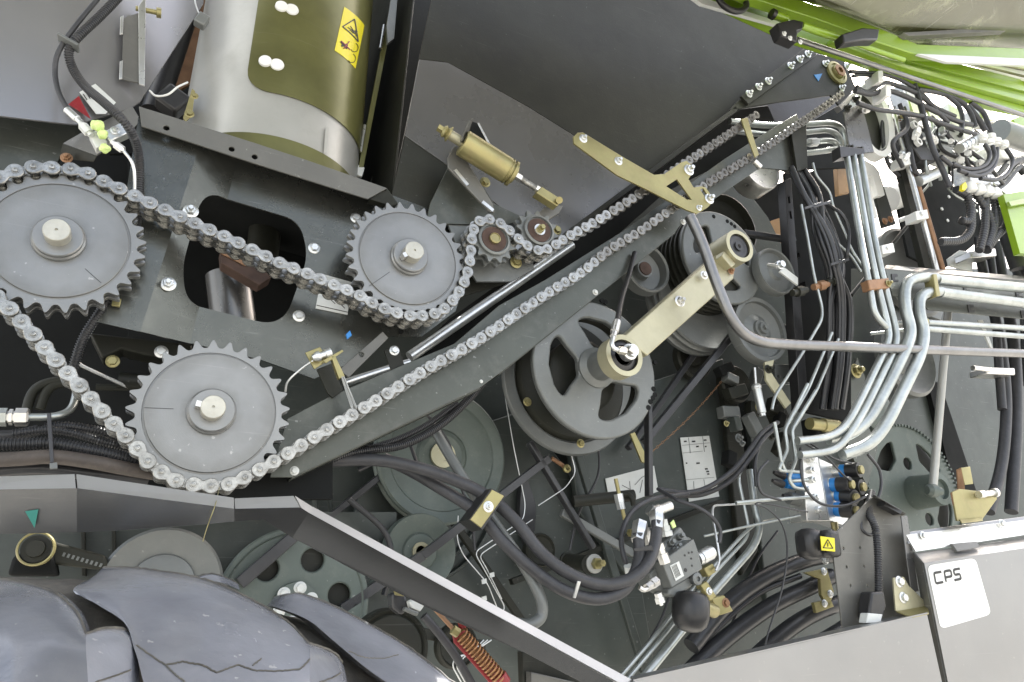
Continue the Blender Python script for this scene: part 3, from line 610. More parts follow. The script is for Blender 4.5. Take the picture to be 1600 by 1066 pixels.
low = [(1316, 146), (1295, 162), (1252, 191), (1217, 216), (1170, 247), (1109, 284), (1046, 329), (1000, 361), (955, 388), (912, 423), (855, 458), (786, 505), (748, 530), (712, 551), (677, 570), (643, 591), (607, 614), (571, 636), (530, 660), (490, 684), (449, 709), (405, 734), (380, 747), (355, 757), (329, 759), (303, 757), (276, 751), (252, 737), (231, 720), (214, 699), (196, 680), (158, 641), (122, 600), (85, 560), (48, 518), (10, 477)]
top = [(57, 262), (85, 261), (115, 264), (142, 272), (167, 285), (191, 296), (240, 319), (333, 361), (358, 372), (437, 410), (468, 422), (533, 449), (560, 460), (590, 477), (614, 486), (634, 492), (655, 493), (675, 491), (693, 483), (707, 470), (718, 455), (727, 438), (733, 418), (736, 395), (738, 371), (742, 355), (753, 343), (771, 343), (788, 352), (803, 365), (817, 378), (833, 388), (848, 391), (865, 384), (887, 370), (925, 349), (955, 331), (1005, 299), (1050, 268), (1100, 235), (1145, 205), (1184, 178)]
path = [P(x, y, YP) for x, y in low]
C1 = V((-.2073, YP, .5265)); 
a0 = math.degrees(math.atan2(path[-1].z-C1.z, path[-1].x-C1.x))
for a in range(-140, -246, -15): path.append(C1+V((.1248*math.cos(math.radians(a)), 0, .1248*math.sin(math.radians(a)))))
path += [P(x, y, YP) for x, y in top]
for p in path: p.y = 0
path = resample(cat(path, 6), .002)
chn = T('roller_chain', ('long double-row steel roller chain running round all the sprockets', 'chain'), V((.2, 0, .5)))
# pins at exact chordal pitch
pins = [path[0]]; k = 0; cur = path[0]
while True:
    j = k
    while j < len(path) and (path[j]-cur).length < PITCH: j += 1
    if j >= len(path): break
    a, c = path[j-1], path[j]; lo_, hi = 0, 1
    for _ in range(24):
        m = (lo_+hi)/2
        if (a.lerp(c, m)-cur).length < PITCH: lo_ = m
        else: hi = m
    cur = a.lerp(c, hi); pins.append(cur); k = j
for i, (a, c) in enumerate(zip(pins, pins[1:])):
    m = (a+c)/2; ang = math.atan2(c.z-a.z, c.x-a.x); outer = i % 2 == 0
    dk = m.x+random.uniform(-.09, .09); dark = dk > 1.15  # darker link copies towards the upper right: oil, with shade put into colour
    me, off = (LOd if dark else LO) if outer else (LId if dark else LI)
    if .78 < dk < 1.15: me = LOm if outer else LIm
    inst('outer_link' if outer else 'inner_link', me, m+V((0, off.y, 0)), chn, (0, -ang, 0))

# ================================================================ TENSIONER
tn = T('spring_tensioner', ('gold spring tensioner cylinder above the two idler sprockets', 'tensioner'), 760, 240, -.04)
def ax(p, q, f_): return (lerp(p[0], q[0], f_), lerp(p[1], q[1], f_), lerp(p[2], q[2], f_))
p0 = (684, 199, -.035); p1 = (875, 318, -.03)
def seg(f0, f1, prof, name, m, sg=32): B().turn(ax(p0, p1, f0), ax(p0, p1, f1), prof, sg).mk(name, m, tn)
r_ = S(760, 240, -.035, 21)
seg(0, .045, [(0, .0085), (1, .0085)], 'end_nut', 'gold_zinc', 6)
seg(.04, .12, [(0, .010), (.2, .014), (.4, .010), (.6, .017), (.7, .017), (.75, .010), (1, .010)], 'collar', 'gold_zinc')
seg(.10, .22, [(0, .011), (1, .011)], 'sleeve', 'pale_gold')
seg(.20, .58, [(0, r_*.9), (.02, r_), (.95, r_), (.96, r_*.93), (.98, r_*.93), (.985, r_), (1, r_)], 'spring_housing', 'gold_zinc', 48)
seg(.58, .63, [(0, r_*.85), (.3, r_*.85), (.35, r_*1.02), (.7, r_*1.02), (.75, r_*.8), (1, r_*.7)], 'end_cap', 'gold_zinc', 48)
seg(.62, .68, [(0, .0095), (1, .0095)], 'lock_nut', 'steel', 6)
b = B(); q0, q1 = W3(ax(p0, p1, .66)), W3(ax(p0, p1, .86)); L_ = (q1-q0).length; b.lathe(q0, q1-q0, [(.0062 if i % 2 else .0070, L_*i/50) for i in range(51)], 16); b.mk('threaded_rod', 'chain_steel', tn)
seg(.80, .87, [(0, .009), (1, .009)], 'lock_nut', 'steel', 6)
slab('clevis', [(846, 291, -.04), (879, 312, -.04), (871, 322, -.04), (838, 301, -.04)], .022, 'gold_zinc', tn, bev=.002)
B().cyl((874, 313, -.05), (874, 313, -.01), .0075, 18).mk('clevis_pin', 'gold_zinc', tn)
mb = T('tensioner_bracket', ('grey standing bracket plate with two weld slots carrying the gold tensioner', 'bracket'), 740, 290, .04)
plate('bracket_face', [(699, 247), (709, 228), (722, 228), (727, 246), (770, 318), (773, 332), (765, 331), (700, 262)], -.0, .006, 'grey_paint', mb, bev=.0015)
slab('bracket_fork', [(721, 218, -.07), (733, 188, -.05), (738, 190, -.02), (728, 222, -.03)], .01, 'grey_paint', mb)
slab('bracket_wing', [(735, 189, .0), (748, 193, .0), (766, 225, .0), (750, 235, .0), (738, 215, .0)], .03, 'cavity', mb)
slab('wing_edge', [(746, 192, -.012), (749, 192, -.012), (767, 226, -.012), (764, 227, -.012)], .003, 'steel', mb)
plate('base_plate', [(700, 262), (672, 318), (666, 350), (705, 350), (780, 352), (830, 345), (772, 318), (730, 250)], .045, .005, 'green_grey', mb)
for a, c in (((711, 265), (731, 289)), ((754, 315), (771, 329))): line('weld_slot', a, c, .008, -.003, .004, 'steel', mb)
for x, y, r in ((758, 285, 6), (870, 360, 5.5), (806, 410, 7)): bolt(x, y, .045, r, mb, 'gold_zinc')
plate('idler_carrier', [(700, 350), (740, 335), (830, 395), (835, 420), (800, 440), (745, 440), (720, 400)], .05, .006, 'pulley_grey', mb)
slab('lever_arm', [(836, 338, .0), (858, 317, .0), (880, 322, .0), (874, 333, .0), (855, 345, .0)], .012, 'grey_paint', L=('short grey lever linking the gold clevis to the right idler', 'lever'), bev=.002)

# ================================================================ PULLEYS
def arcpts(c, r, a0, a1, n=8): return [(c.x+r*math.cos(a0+(a1-a0)*k/n), c.z+r*math.sin(a0+(a1-a0)*k/n)) for k in range(n+1)]
def windows(c, r0, r1, a_list, half, rr):
    hs = []
    for a in a_list:
        l = []
        for k in range(32):
            q = 2*math.pi*k/32; u = math.copysign(abs(math.cos(q))**.40, math.cos(q)); v = math.copysign(abs(math.sin(q))**.40, math.sin(q))
            r = lerp(r0, r1, (v+1)/2); w_ = half*lerp(.60, 1, (v+1)/2); an = a+u*w_; l.append((c.x+r*math.cos(an), c.z+r*math.sin(an)))
        hs.append(l)
    return hs
vp = T('variator_pulley', ('large grey variator pulley with three oval windows at the centre', 'pulley'), 934, 571, .06)
YV = .055; c = P(932, 575, YV); RV = S(932, 575, YV, 112)
N_ = 90; outl = [(c.x+RV*math.cos(2*math.pi*k/N_), c.z+RV*math.sin(2*math.pi*k/N_)) for k in range(N_)]
hs = windows(c, RV*.30, RV*.75, [math.radians(a) for a in (75, 184, 308)], math.radians(41), .03)
o = B().xz(outl, YV, .016, hs).mk('front_disc', 'pulley_grey', vp, bev=.004)
B().lathe(c, (0, -1, 0), [(RV*.30, -.005), (RV*.29, .004), (RV*.21, .014), (RV*.205, .06), (0, .06)], 48).mk('hub', 'pulley_grey', vp)
for k, (x, y) in enumerate(((1024, 566), (1021, 608), (1023, 617), (1016, 628), (1013, 637), (1020, 622), (941, 470), (946, 472))):
    cc = P(x, y, YV); B().lathe(cc, (0, -1, 0), [(.006, -.003), (.006, .0012), (0, .0012)], 12).mk('balance_hole', 'cavity', vp)
B().lathe(c+V((0, .016, 0)), (0, 1, 0), [(RV*.97, 0), (RV*.80, .022), (RV*.78, .03)], 64, caps=False).mk('belt_groove', 'dark_paint', vp)
B().lathe(c+V((0, .125, 0)), (0, -1, 0), [(RV*1.10, 0), (RV*1.10, .006), (RV*1.08, .012), (RV*.93, .012), (RV*.90, .006), (0, .006)], 90).mk('rear_disc', 'pulley_grey', vp)
B().lathe(c+V((0, .121, 0)), (0, -1, 0), [(RV*.90, 0), (RV*.86, .022), (RV*.6, .026), (0, .026)], 90).mk('rear_face', 'dark_paint', vp)
B().lathe(c+V((0, .086, 0)), (0, -1, 0), [(RV*.55, 0), (RV*.55, .03), (RV*.5, .035), (RV*.3, .035), (.0, .035)], 64).mk('inner_hub', 'dark_paint', vp)
for a in (200, 258): 
    q = P(824, 628, .145) if a == 200 else P(907, 693, .145)
    inst('bolt', bolt_mesh('bolt', 'gold_zinc'), q, vp, None, .007)
# boom with two ring ends
bm_ = T('tensioner_beam', ('pale gold rectangular pivot arm with round rubber-bushed ends across the pulleys', 'arm'), 1062, 470, -.05)
ya, yb = -.045, .03
slab('arm_tube', [(974, 526, ya), (1117, 399, yb), (1130, 396, yb), (1150, 413, yb), (1146, 436, yb), (1012, 556, ya)], .035, 'pale_gold', bm_, bev=.003)
def eye(x, y, Yf, rp, ln, bushm, name='eye_ring'):
    cc = P(x, y, Yf); r = S(x, y, Yf, rp)
    B().lathe(cc, (0, 1, 0), [(r*.76, 0), (r, 0), (r, ln), (r*.76, ln)], 48, caps=False).mk(name, 'pale_gold', bm_)
    return cc, r
cc, r = eye(976, 555, -.07, 34, .034, 0)
B().lathe(cc, (0, 1, 0), [(r*.765, .006), (r*.5, .002), (r*.42, .006), (0, .006)][::-1], 40).mk('rubber_bush', 'black_plastic', bm_)
cc2, r2 = eye(1156, 384, -.01, 27, .075, 0)
B().lathe(cc2, (0, 1, 0), [(r2*.765, .006), (r2*.55, .004), (r2*.3, .008), (r2*.28, .002), (r2*.12, .002), (0, .01)][::-1], 40).mk('rubber_bush', 'black_plastic', bm_)
slab('weld_collar', [(1131, 392, .0), (1140, 400, .0), (1150, 413, .0), (1143, 418, .0), (1128, 400, .0)], .03, 'pale_gold', bm_, bev=.002)
bolt(1062, 471, -.012, 6.5, bm_, 'steel', 'nut'); bolt(1100, 430, -.0, 5, bm_, 'steel'); bolt(1142, 424, .02, 4, bm_, 'copper_brown', 'nut')
gf = T('grease_hose', ('short black hose with a zinc elbow screwed on the lower pivot eye', 'hose'), 962, 510, -.09)
tube('hose', [(992, 395, .03), (984, 425, .02), (972, 465, -.02), (964, 505, -.07)], .0062, 'black_plastic', gf)
B().turn((964, 503, -.07), (958, 526, -.085), [(0, .0085), (.7, .0085), (.72, .0065), (1, .0065)], 20).mk('ferrule', 'steel', gf)
tube('elbow', [(958, 526, -.085), (956, 537, -.09), (960, 545, -.092), (968, 547, -.092)], .0048, 'zinc', gf)
B().turn((966, 547, -.092), (978, 549, -.094), [(0, .008), (1, .008)], 6).mk('union_nut', 'steel', gf)
B().lathe(P(982, 551, -.075), (0, -1, 0), [(.017, -.01), (.017, .006), (.013, .008), (.013, .018), (0, .018)], 24).mk('swivel_body', 'zinc', gf)
B().box((986, 547, -.095), (.014, .012, .014), Matrix.Rotation(.5, 3, 'Y')).mk('swivel_head', 'steel', gf, bev=.002)

def pulley(name, x, y, Y, rp, prof, m, L, seg_=64, extra=()):
    t = T(name, L, x, y, Y); c = P(x, y, Y); R = S(x, y, Y, rp)
    B().lathe(c, (0, -1, 0), [(r*R, h) for r, h in prof], seg_).mk('disc', m, t, smooth=30)
    for nm, mm, pr, sg in extra: B().lathe(c, (0, -1, 0), [(r*R, h) for r, h in pr], sg).mk(nm, mm, t, smooth=30)
    return t, c, R
# multi groove pulley, upper right of the arm
t, c, R = pulley('grooved_pulley', 1118, 408, .16, 78, [(.72, -.02), (.72, .012), (0, .012)], 'dark_paint', ('grooved multi-belt pulley with three openings behind the upper arm eye', 'pulley'))
N_ = 80; outl = [(c.x+R*math.cos(2*math.pi*k/N_), c.z+R*math.sin(2*math.pi*k/N_)) for k in range(N_)]
hs = windows(c, R*.36, R*.72, [math.radians(a) for a in (150, 30, 270)], math.radians(38), .02)
B().xz(outl, .13, .015, hs).mk('front_disc', 'pulley_grey', t, bev=.004)
gp = []
for k in range(5): gp += [(.99, -.03-k*.02), (.99, -.034-k*.02), (.88, -.042-k*.02), (.99, -.048-k*.02)]
B().lathe(P(1118, 408, .16), (0, -1, 0), [(r*R, h+.045) for r, h in gp], 80).mk('grooves', 'dark_paint', t, smooth=30)
B().lathe(P(1118, 408, .13), (0, -1, 0), [(R*.3, 0), (R*.28, .012), (R*.2, .03), (0, .03)], 40).mk('hub', 'pulley_grey', t)
for a in (62, 68, 75, 98): B().lathe(V((c.x+R*.88*math.cos(math.radians(a)), .13, c.z+R*.88*math.sin(math.radians(a)))), (0, -1, 0), [(.006, -.003), (.006, .001), (0, .001)], 12).mk('balance_hole', 'cavity', t)
cup = [(1, -.02), (1, .01), (.95, .014), (.88, .01), (.8, -.012), (.35, -.02), (.33, .0), (.15, .0), (0, 0)]
pulley('cup_idler', 1008, 420, .15, 42, cup, 'pulley_grey', ('cup-shaped belt idler just under the chain guard, left of the grooved pulley', 'pulley'), extra=[('bearing_cap', 'rust', [(.28, -.012), (.26, .004), (0, .004)], 24)])
t, c, R = pulley('flat_idler', 1212, 424, .10, 39, [(1, -.02), (1, .0), (.96, .006), (.9, .004), (.84, -.006), (.4, -.002), (.3, .006), (0, .006)], 'pulley_grey', ('shiny flat idler with a white lever arm bolted at its centre', 'pulley'))
rod('axle_bolt', (1200, 414, .05), (1214, 417, .03), .006, 'zinc', t); B().lathe(P(1216, 416, .04), (0, -1, 0), [(.013, 0), (.013, .008), (.009, .009), (.009, .018), (0, .018)], 24).mk('nut', 'zinc', t)
slab('lever_plate', [(1218, 424, .05), (1226, 418, .05), (1247, 434, .05), (1247, 446, .05)], .006, 'label', t)
pulley('large_idler', 1190, 514, .14, 55, [(1, -.03), (1, -.01), (.96, .0), (.84, .0), (.82, -.01), (.5, -.016), (.28, -.004), (.26, .004), (.17, .004), (.16, .012), (.07, .012), (.06, .02), (0, .02)], 'pulley_grey', ('round grey belt idler with dusty face behind the bent handrail', 'pulley'))
dp = T('dark_belt_pulley', ('broad dark belt pulley low behind the pale gold arm', 'pulley'), 1085, 480, .24)
B().lathe(P(1088, 470, .24), (0, -1, 0), [(S(1088, 470, .24, 86)*q, h) for q, h in ((1, -.03), (1, -.02), (.9, -.01), (1, .0), (1, .008), (.9, .016), (.98, .024), (.96, .03), (.6, .01), (0, .01))], 72).mk('disc', 'pulley_grey', dp, smooth=30)
pulley('upper_back_pulley', 1140, 352, .26, 55, [(1, -.03), (1, .0), (.94, .004), (.88, -.02), (0, -.03)], 'dark_paint', ('dark hollow drum behind and above the grooved pulley', 'pulley'))
pulley('silver_drum', 1186, 262, .20, 40, [(1, -.06), (1, .0), (.95, .01), (.9, .0), (.3, -.01), (0, -.01)], 'steel', ('shiny silver drum face under the upper end of the guard', 'drum'))
# green plate pulleys
t, c, R = pulley('green_disc_pulley', 690, 712, .30, 106, [(1, -.025), (1, -.02), (.955, -.01), (1, .0), (1, .008), (.97, .012), (.82, .008), (.80, .004), (.40, .0), (.36, .006), (.3, .008), (.22, .004), (0, .004)], 'pulley_green', ('large green-grey belt pulley crossed by the grey pipe and the two thick hoses', 'pulley'), 80)
B().lathe(c, (0, -1, 0), [(.19*R, .0), (.19*R, .012), (.10*R, .012), (.09*R, .006), (0, .006)], 32).mk('hub_ring', 'pale_gold', t)
t, c, R = pulley('small_green_pulley', 656, 862, .26, 58, [(1, -.02), (1, -.015), (.93, -.004), (1, .006), (.98, .01), (.86, .008), (.5, .0), (.45, .004), (.2, .004), (0, .004)], 'pulley_green', ('small green-grey belt pulley just above the fender strip', 'pulley'))
B().lathe(c, (0, -1, 0), [(.24*R, 0), (.24*R, .01), (.15*R, .01), (.14*R, .004), (0, .004)], 28).mk('hub_ring', 'pale_gold', t)
t, c, R = pulley('blurred_pulley', 252, 917, .16, 90, [(1, -.02), (1, .0), (.95, .008), (.9, .006), (.55, .0), (.53, .006), (.4, .01), (0, .01)], 'pulley_grey', ('plain grey pulley rising behind the tyre under the green arrow sticker', 'pulley'), 72)
t, c, R = pulley('six_hole_pulley', 460, 945, .2, 118, [(.95, -.03), (.95, -.02), (.94, -.018), (0, -.018)], 'dark_paint', ('pale pulley with six round holes behind the tyre and fender strip', 'pulley'), 80)
N_ = 80; outl = [(c.x+R*math.cos(2*math.pi*k/N_), c.z+R*math.sin(2*math.pi*k/N_)) for k in range(N_)]
hs = [[(c.x+R*.6*math.cos(a)+R*.155*math.cos(q*.314), c.z+R*.6*math.sin(a)+R*.155*math.sin(q*.314)) for q in range(20)] for a in [math.radians(12+60*k) for k in range(6)]]
B().xz(outl, .2, .012, hs).mk('front_disc', 'pulley_green', t, bev=.003)
B().lathe(c, (0, -1, 0), [(R*.93, 0), (R*.92, .003), (R*.9, .0)], 80, caps=False).mk('rim_bead', 'pulley_green', t)
B().lathe(c, (0, -1, 0), [(R*.29, 0), (R*.28, .012), (R*.12, .014), (0, .014)], 40).mk('hub', 'pulley_green', t)
for k in range(6):
    a = math.radians(20+60*k); inst('bolt', bolt_mesh('bolt', 'label'), c+V((R*.21*math.cos(a), -.012, R*.21*math.sin(a))), t, None, .008)
t, c, R = pulley('black_round_cover', 610, 1016, .05, 62, [(1, -.03), (1, .0), (.94, .006), (.86, .0), (.8, .004), (.4, .006), (0, .006)], 'dark_paint', ('black round cover half hidden below the fender strip by the tyre', 'cover'))
# right-hand wheels
t, c, R = pulley('cast_green_wheel', 1430, 770, .30, 108, [(.9, -.04), (.9, -.03), (0, -.03)], 'dark_paint', ('large green-grey cast wheel with windows at lower right', 'wheel'), 72)
N_ = 90; outl = [(c.x+R*math.cos(2*math.pi*k/N_), c.z+R*math.sin(2*math.pi*k/N_)) for k in range(N_)]
hs = windows(c, R*.52, R*.80, [math.radians(a) for a in (135, 50, 225, 330)], math.radians(24), .012)
hs += [[(c.x+R*.42*math.cos(a)+R*.09*math.cos(q*.4), c.z+R*.42*math.sin(a)+R*.09*math.sin(q*.4)) for q in range(15)] for a in (math.radians(95), math.radians(300))]
B().xz(outl, .30, .012, hs).mk('front_disc', 'pulley_green', t, bev=.003)
b = B()
for k in range(90):
    a = 2*math.pi*k/90; b.box(V((c.x+R*.985*math.cos(a), .297, c.z+R*.985*math.sin(a))), (.008, .008, R*.03), Matrix.Rotation(-a, 3, 'Y'))
b.mk('rim_teeth', 'pulley_green', t, kind='stuff')
B().lathe(c, (0, -1, 0), [(R*.24, 0), (R*.22, .09), (R*.14, .092), (R*.13, .08), (0, .08)], 32).mk('hub_tube', 'pulley_green', t)
t2 = T('push_rod', ('pale beige push rod ending on the hub of the cast green wheel', 'rod'), 1470, 650, .15)
rod('rod_tube', (1482, 480, .1), (1458, 758, .18), S(1470, 650, .15, 6), 'tube_white', t2)
B().turn((1448, 766, .18), (1470, 768, .17), [(0, .012), (.2, .02), (.6, .02), (.62, .012), (1, .012)], 20).mk('ball_joint', 'pulley_green', t2)
pulley('right_back_pulley', 1420, 560, .34, 62, [(1, -.03), (1, .0), (.92, .008), (.84, .0), (.75, -.004), (.5, -.01), (.42, .0), (0, .0)], 'pulley_grey', ('grey pulley mostly hidden behind the four bent pipes', 'pulley'))
pulley('upper_right_disc', 1425, 425, .3, 75, [(1, -.02), (1, .0), (.93, .006), (.85, .0), (.3, -.004), (0, -.004)], 'pulley_grey', ('grey disc behind the horizontal rail, above the four bent pipes', 'pulley'))
pulley('round_green_cap', 1368, 640, .3, 36, [(1, -.02), (1, .006), (.9, .01), (.3, .012), (0, .012)], 'pulley_green', ('round green-grey cap behind the lower run of bent pipes', 'cap'))

# ================================================================ MIDDLE: HOSES, PIPES, LABELS
hr = tube('bent_handrail', [(1078, 338, -.06), (1098, 380, -.07), (1118, 440, -.08), (1146, 508, -.09), (1180, 535, -.09), (1240, 539, -.08), (1300, 541, -.08), (1420, 546, -.08), (1640, 554, -.08)], lambda t: .0125, 'bare_steel', L=('bent bare-steel handrail tube running from the gold bracket to the right edge', 'handrail'), f=.06, seg=20)
hp = T('thick_hose_pair', ('two thick smooth black hoses sagging through a gold clamp to the grey valve', 'hose'), 763, 790, .02)
tube('hose', [(440, 735, .12), (504, 722, .10), (587, 719, .08), (653, 731, .06), (710, 750, .04), (762, 776, .02), (806, 815, 0), (850, 868, -.02), (900, 902, -.04), (945, 914, -.05), (985, 905, -.06), (1012, 880, -.06), (1024, 846, -.05), (1026, 816, -.04)], .0115, 'rubber_hose', hp, seg=18)
tube('hose', [(600, 716, .14), (640, 735, .12), (680, 758, .08), (745, 800, .03), (784, 845, .01), (830, 888, -.01), (880, 922, -.03), (930, 936, -.04), (970, 925, -.05), (990, 900, -.05), (999, 870, -.045), (997, 834, -.04)], .0115, 'rubber_hose', hp, seg=18)
b = B(); b.turn((996, 845, -.042), (1001, 818, -.03), [(0, .0135), (.45, .014), (.5, .0155), (1, .0155)], 6); b.mk('crimp_fitting', 'steel', hp)
b = B(); b.turn((1027, 828, -.045), (1026, 802, -.03), [(0, .0135), (.45, .014), (.5, .0155), (1, .0155)], 6); b.mk('crimp_fitting', 'steel', hp)
def tie(x, y, Y, w_, ang, parent, m='conduit', name='cable_tie'):
    c = P(x, y, Y); d = V((math.cos(ang), 0, math.sin(ang))); b = B()
    b.lathe(c-d*.003, d, [(w_, 0), (w_+.0012, 0), (w_+.0012, .0055), (w_, .0055)], 24, caps=False); b.box(c-V((0, 0, w_+.003)), (.009, .008, .007)); return b.mk(name, m, parent)
slab('hose_clamp', [(735, 812, -.02), (769, 765, -.02), (788, 775, -.02), (752, 825, -.02)], .006, 'gold_zinc', L=('gold clamp plate with one bolt holding the two thick hoses', 'clamp'), bev=.001)
bolt(763, 792, -.02, 6, bpy.data.objects['hose_clamp'], 'zinc', 'nut')
b = B().slab([(733, 812, -.018), (768, 763, -.018), (790, 775, -.018), (754, 828, -.018)], .05); b.mk('clamp_body', 'black_plastic', bpy.data.objects['hose_clamp'])
slab('white_tie', [(903, 908, -.075), (908, 909, -.075), (900, 935, -.06), (896, 934, -.06)], .004, 'zinc', hp)
slab('black_tie', [(990, 857, -.075), (1018, 852, -.075), (1022, 862, -.075), (1018, 860, -.075), (992, 862, -.075)], .004, 'ink', hp)
tube('grey_coolant_pipe', [(672, 660, .16), (700, 708, .12), (735, 765, .08), (778, 825, .05), (815, 878, .02), (843, 930, .0), (846, 962, 0), (828, 976, 0), (805, 974, .01)], .0105, 'pulley_grey', L=('smooth grey pipe crossing the large green pulley and curling down behind the fender strip', 'pipe'), seg=18)
cg = T('guard_conduits', ('corrugated black conduits tucked under the lower edge of the chain guard', 'cable conduit'), 640, 690, .1)
tube('corrugated_conduit', [(490, 724, .08), (560, 706, .09), (630, 695, .10), (688, 664, .11), (736, 620, .12), (760, 590, .12)], .0085, 'conduit', cg, corr=.0042)
tube('corrugated_conduit', [(520, 712, .09), (600, 694, .10), (660, 668, .11), (715, 630, .12)], .006, 'conduit', cg, corr=.0036)
tube('cable', [(560, 735, .16), (600, 720, .16), (650, 735, .2), (640, 690, .25)], .004, 'conduit', cg)
sb = T('diagonal_belt', ('long dark belt strut running diagonally past the small green pulley', 'belt'), 700, 830, .22)
for a, c, w_ in (((536, 952), (662, 868), 8), ((662, 868), (735, 812), 7), ((735, 812), (860, 716), 6)): slab('belt_run', [(a[0]-w_*.5, a[1]-w_*.8, .2), (c[0]-w_*.5, c[1]-w_*.8, .2), (c[0]+w_*.5, c[1]+w_*.8, .2), (a[0]+w_*.5, a[1]+w_*.8, .2)], .02, 'conduit', sb)
def belt(name, a, c, w_, Y, L, th=.02):
    A, C = P(*a, Y), P(*c, Y); d = (C-A).normalized(); n = V((-d.z, 0, d.x))*w_
    return B().slab([A+n, C+n, C-n, A-n], V((0, th, 0))).mk(name, 'conduit', None, L, bev=.002)
belt('v_belt', (440, 870), (610, 732), .007, .3, ('dark belt run left of the large green pulley', 'belt'))
belt('v_belt', (375, 912), (462, 836), .011, .17, ('dark belt run across the left holes of the six-hole pulley', 'belt'))
belt('v_belt', (830, 690), (930, 856), .006, .2, ('thin belt running down right from under the variator pulley', 'belt'))
belt('v_belt', (1016, 560), (1018, 775), .006, .13, ('vertical belt edge just right of the variator pulley', 'belt'))
belt('v_belt', (1190, 470), (1010, 690), .009, .2, ('wide dark belt slanting from the large idler behind the gold arm', 'belt'))
belt('v_belt', (1145, 470), (985, 700), .007, .28, ('second dark belt slanting below the pale gold arm', 'belt'))
belt('v_belt', (1165, 362), (1245, 374), .008, .16, ('dark belt leaving right from the upper arm eye', 'belt'))
belt('v_belt', (1240, 520), (1180, 480), .01, .2, ('dark belt piece between the large idler and the black column', 'belt'))
# thin brake pipes; the first one's upper run paints a panel edge highlight
for k, (pp, Lx) in enumerate((([(788, 612, .25), (803, 700, .25), (821, 788, .25), (818, 812, .25), (741, 863, .25), (752, 882, .25), (790, 950, .25), (782, 958, .25)], 'panel edge highlight drawn as a line past the green pulley, then the outer looping pipe'),
    ([(832, 812, .26), (748, 868, .26), (758, 884, .26), (784, 936, .26)], 'inner thin bright pipe looping beside the small green pulley'),
    ([(893, 712, .2), (900, 738, .2), (884, 762, .2), (841, 790, .2)], 'thin bright pipe below the variator pulley'),
    ([(716, 806, .25), (714, 845, .25), (724, 868, .25), (762, 912, .25), (776, 948, .25)], 'thin bright pipe between the green pulleys'))):
    tube('brake_pipe', pp, .0013, 'zinc', L=(Lx, 'pipe', 'thin bright pipes on the inner wall'), f=.015, seg=8)
for x, y in ((757, 909), (769, 899), (757, 936)): slab('pipe_clip', [(x-4, y-3, .245), (x+3, y-5, .245), (x+4, y+2, .245), (x-3, y+4, .245)], .004, 'label', L=('tiny pale pipe clip '+{(757, 909): 'left one of the pair on the looping thin pipes', (769, 899): 'right one of the pair on the looping thin pipes', (757, 936): 'lowest one, nearest the fender strip'}[(x, y)], 'clip', 'pale pipe clips'), bev=0)
plate('wall_rib', [(815, 752), (825, 748), (838, 790), (836, 830), (822, 850), (812, 800)], .34, .02, 'conduit', L=('curved dark rib on the inner wall right of the clamp plate', 'rib'))
for x, y, m in ((590, 812, 'gold_zinc'), (791, 707, 'gold_zinc'), (540, 840, 'gold_zinc'), (1145, 625, 'pulley_grey'), (1150, 665, 'pulley_grey')): bolt(x, y, .4, 5, None, m, L=('small round wall bolt '+{590: 'left of the large green pulley', 791: 'right of the large green pulley, near the variator rim', 540: 'lower left of the large green pulley near the fender strip', 1145: 'upper of two grey ones right of the thin brass chain', 1150: 'lower of two grey ones right of the thin brass chain'}[x], 'bolt', 'bolts on the inner wall'))
# inner wall relief: stepped sheets
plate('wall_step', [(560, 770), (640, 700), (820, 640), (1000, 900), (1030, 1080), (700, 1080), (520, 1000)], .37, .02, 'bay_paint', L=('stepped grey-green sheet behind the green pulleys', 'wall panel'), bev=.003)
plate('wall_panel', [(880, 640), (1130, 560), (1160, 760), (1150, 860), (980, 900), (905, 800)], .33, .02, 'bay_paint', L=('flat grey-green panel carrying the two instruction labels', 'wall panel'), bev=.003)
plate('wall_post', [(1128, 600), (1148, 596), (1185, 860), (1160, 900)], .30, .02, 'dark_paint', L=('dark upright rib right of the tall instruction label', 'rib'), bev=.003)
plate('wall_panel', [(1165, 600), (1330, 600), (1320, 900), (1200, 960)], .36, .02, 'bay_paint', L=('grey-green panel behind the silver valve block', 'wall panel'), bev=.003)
slab('wall_bar', [(800, 905, .3), (1130, 780, .3), (1133, 787, .3), (803, 914, .3)], .02, 'dark_paint', L=('thin slanting ledge on the wall under the labels', 'ledge'))
rod('dark_cross_tube', (895, 784, .2), (990, 774, .17), S(940, 780, .2, 9), 'dark_paint', L=('dark cross tube ending in a hook left of the tall label', 'tube'))
tube('tube_hook', [(960, 777, .17), (978, 772, .16), (987, 778, .15), (990, 790, .15)], .006, 'dark_paint', L=('dark bent hook round the gold threaded rod', 'hook'))
gr_ = T('gold_rod', ('gold threaded rod with zinc nut standing in front of the wide label', 'rod'), 968, 770, .13)
rod('rod_shaft', (962, 748, .13), (976, 812, .13), .0045, 'gold_zinc', gr_, seg=14); B().turn((966, 772, .13), (971, 796, .13), [(0, .011), (.55, .011), (.56, .010), (1, .010)], 6).mk('nut', 'zinc', gr_)
slab('gold_link', [(985, 678, .2), (992, 675, .2), (1010, 712, .2), (1008, 724, .2), (1003, 722, .2)], .006, 'gold_zinc', L=('flat gold link under the variator pulley', 'link'), bev=.001)
ln = T('long_brass_chain', ('thin rusty-gold chain hanging diagonally across the inner wall', 'chain'), 1075, 655, .25)
b = B(); A, C = P(1012, 712, .22), P(1140, 580, .25)
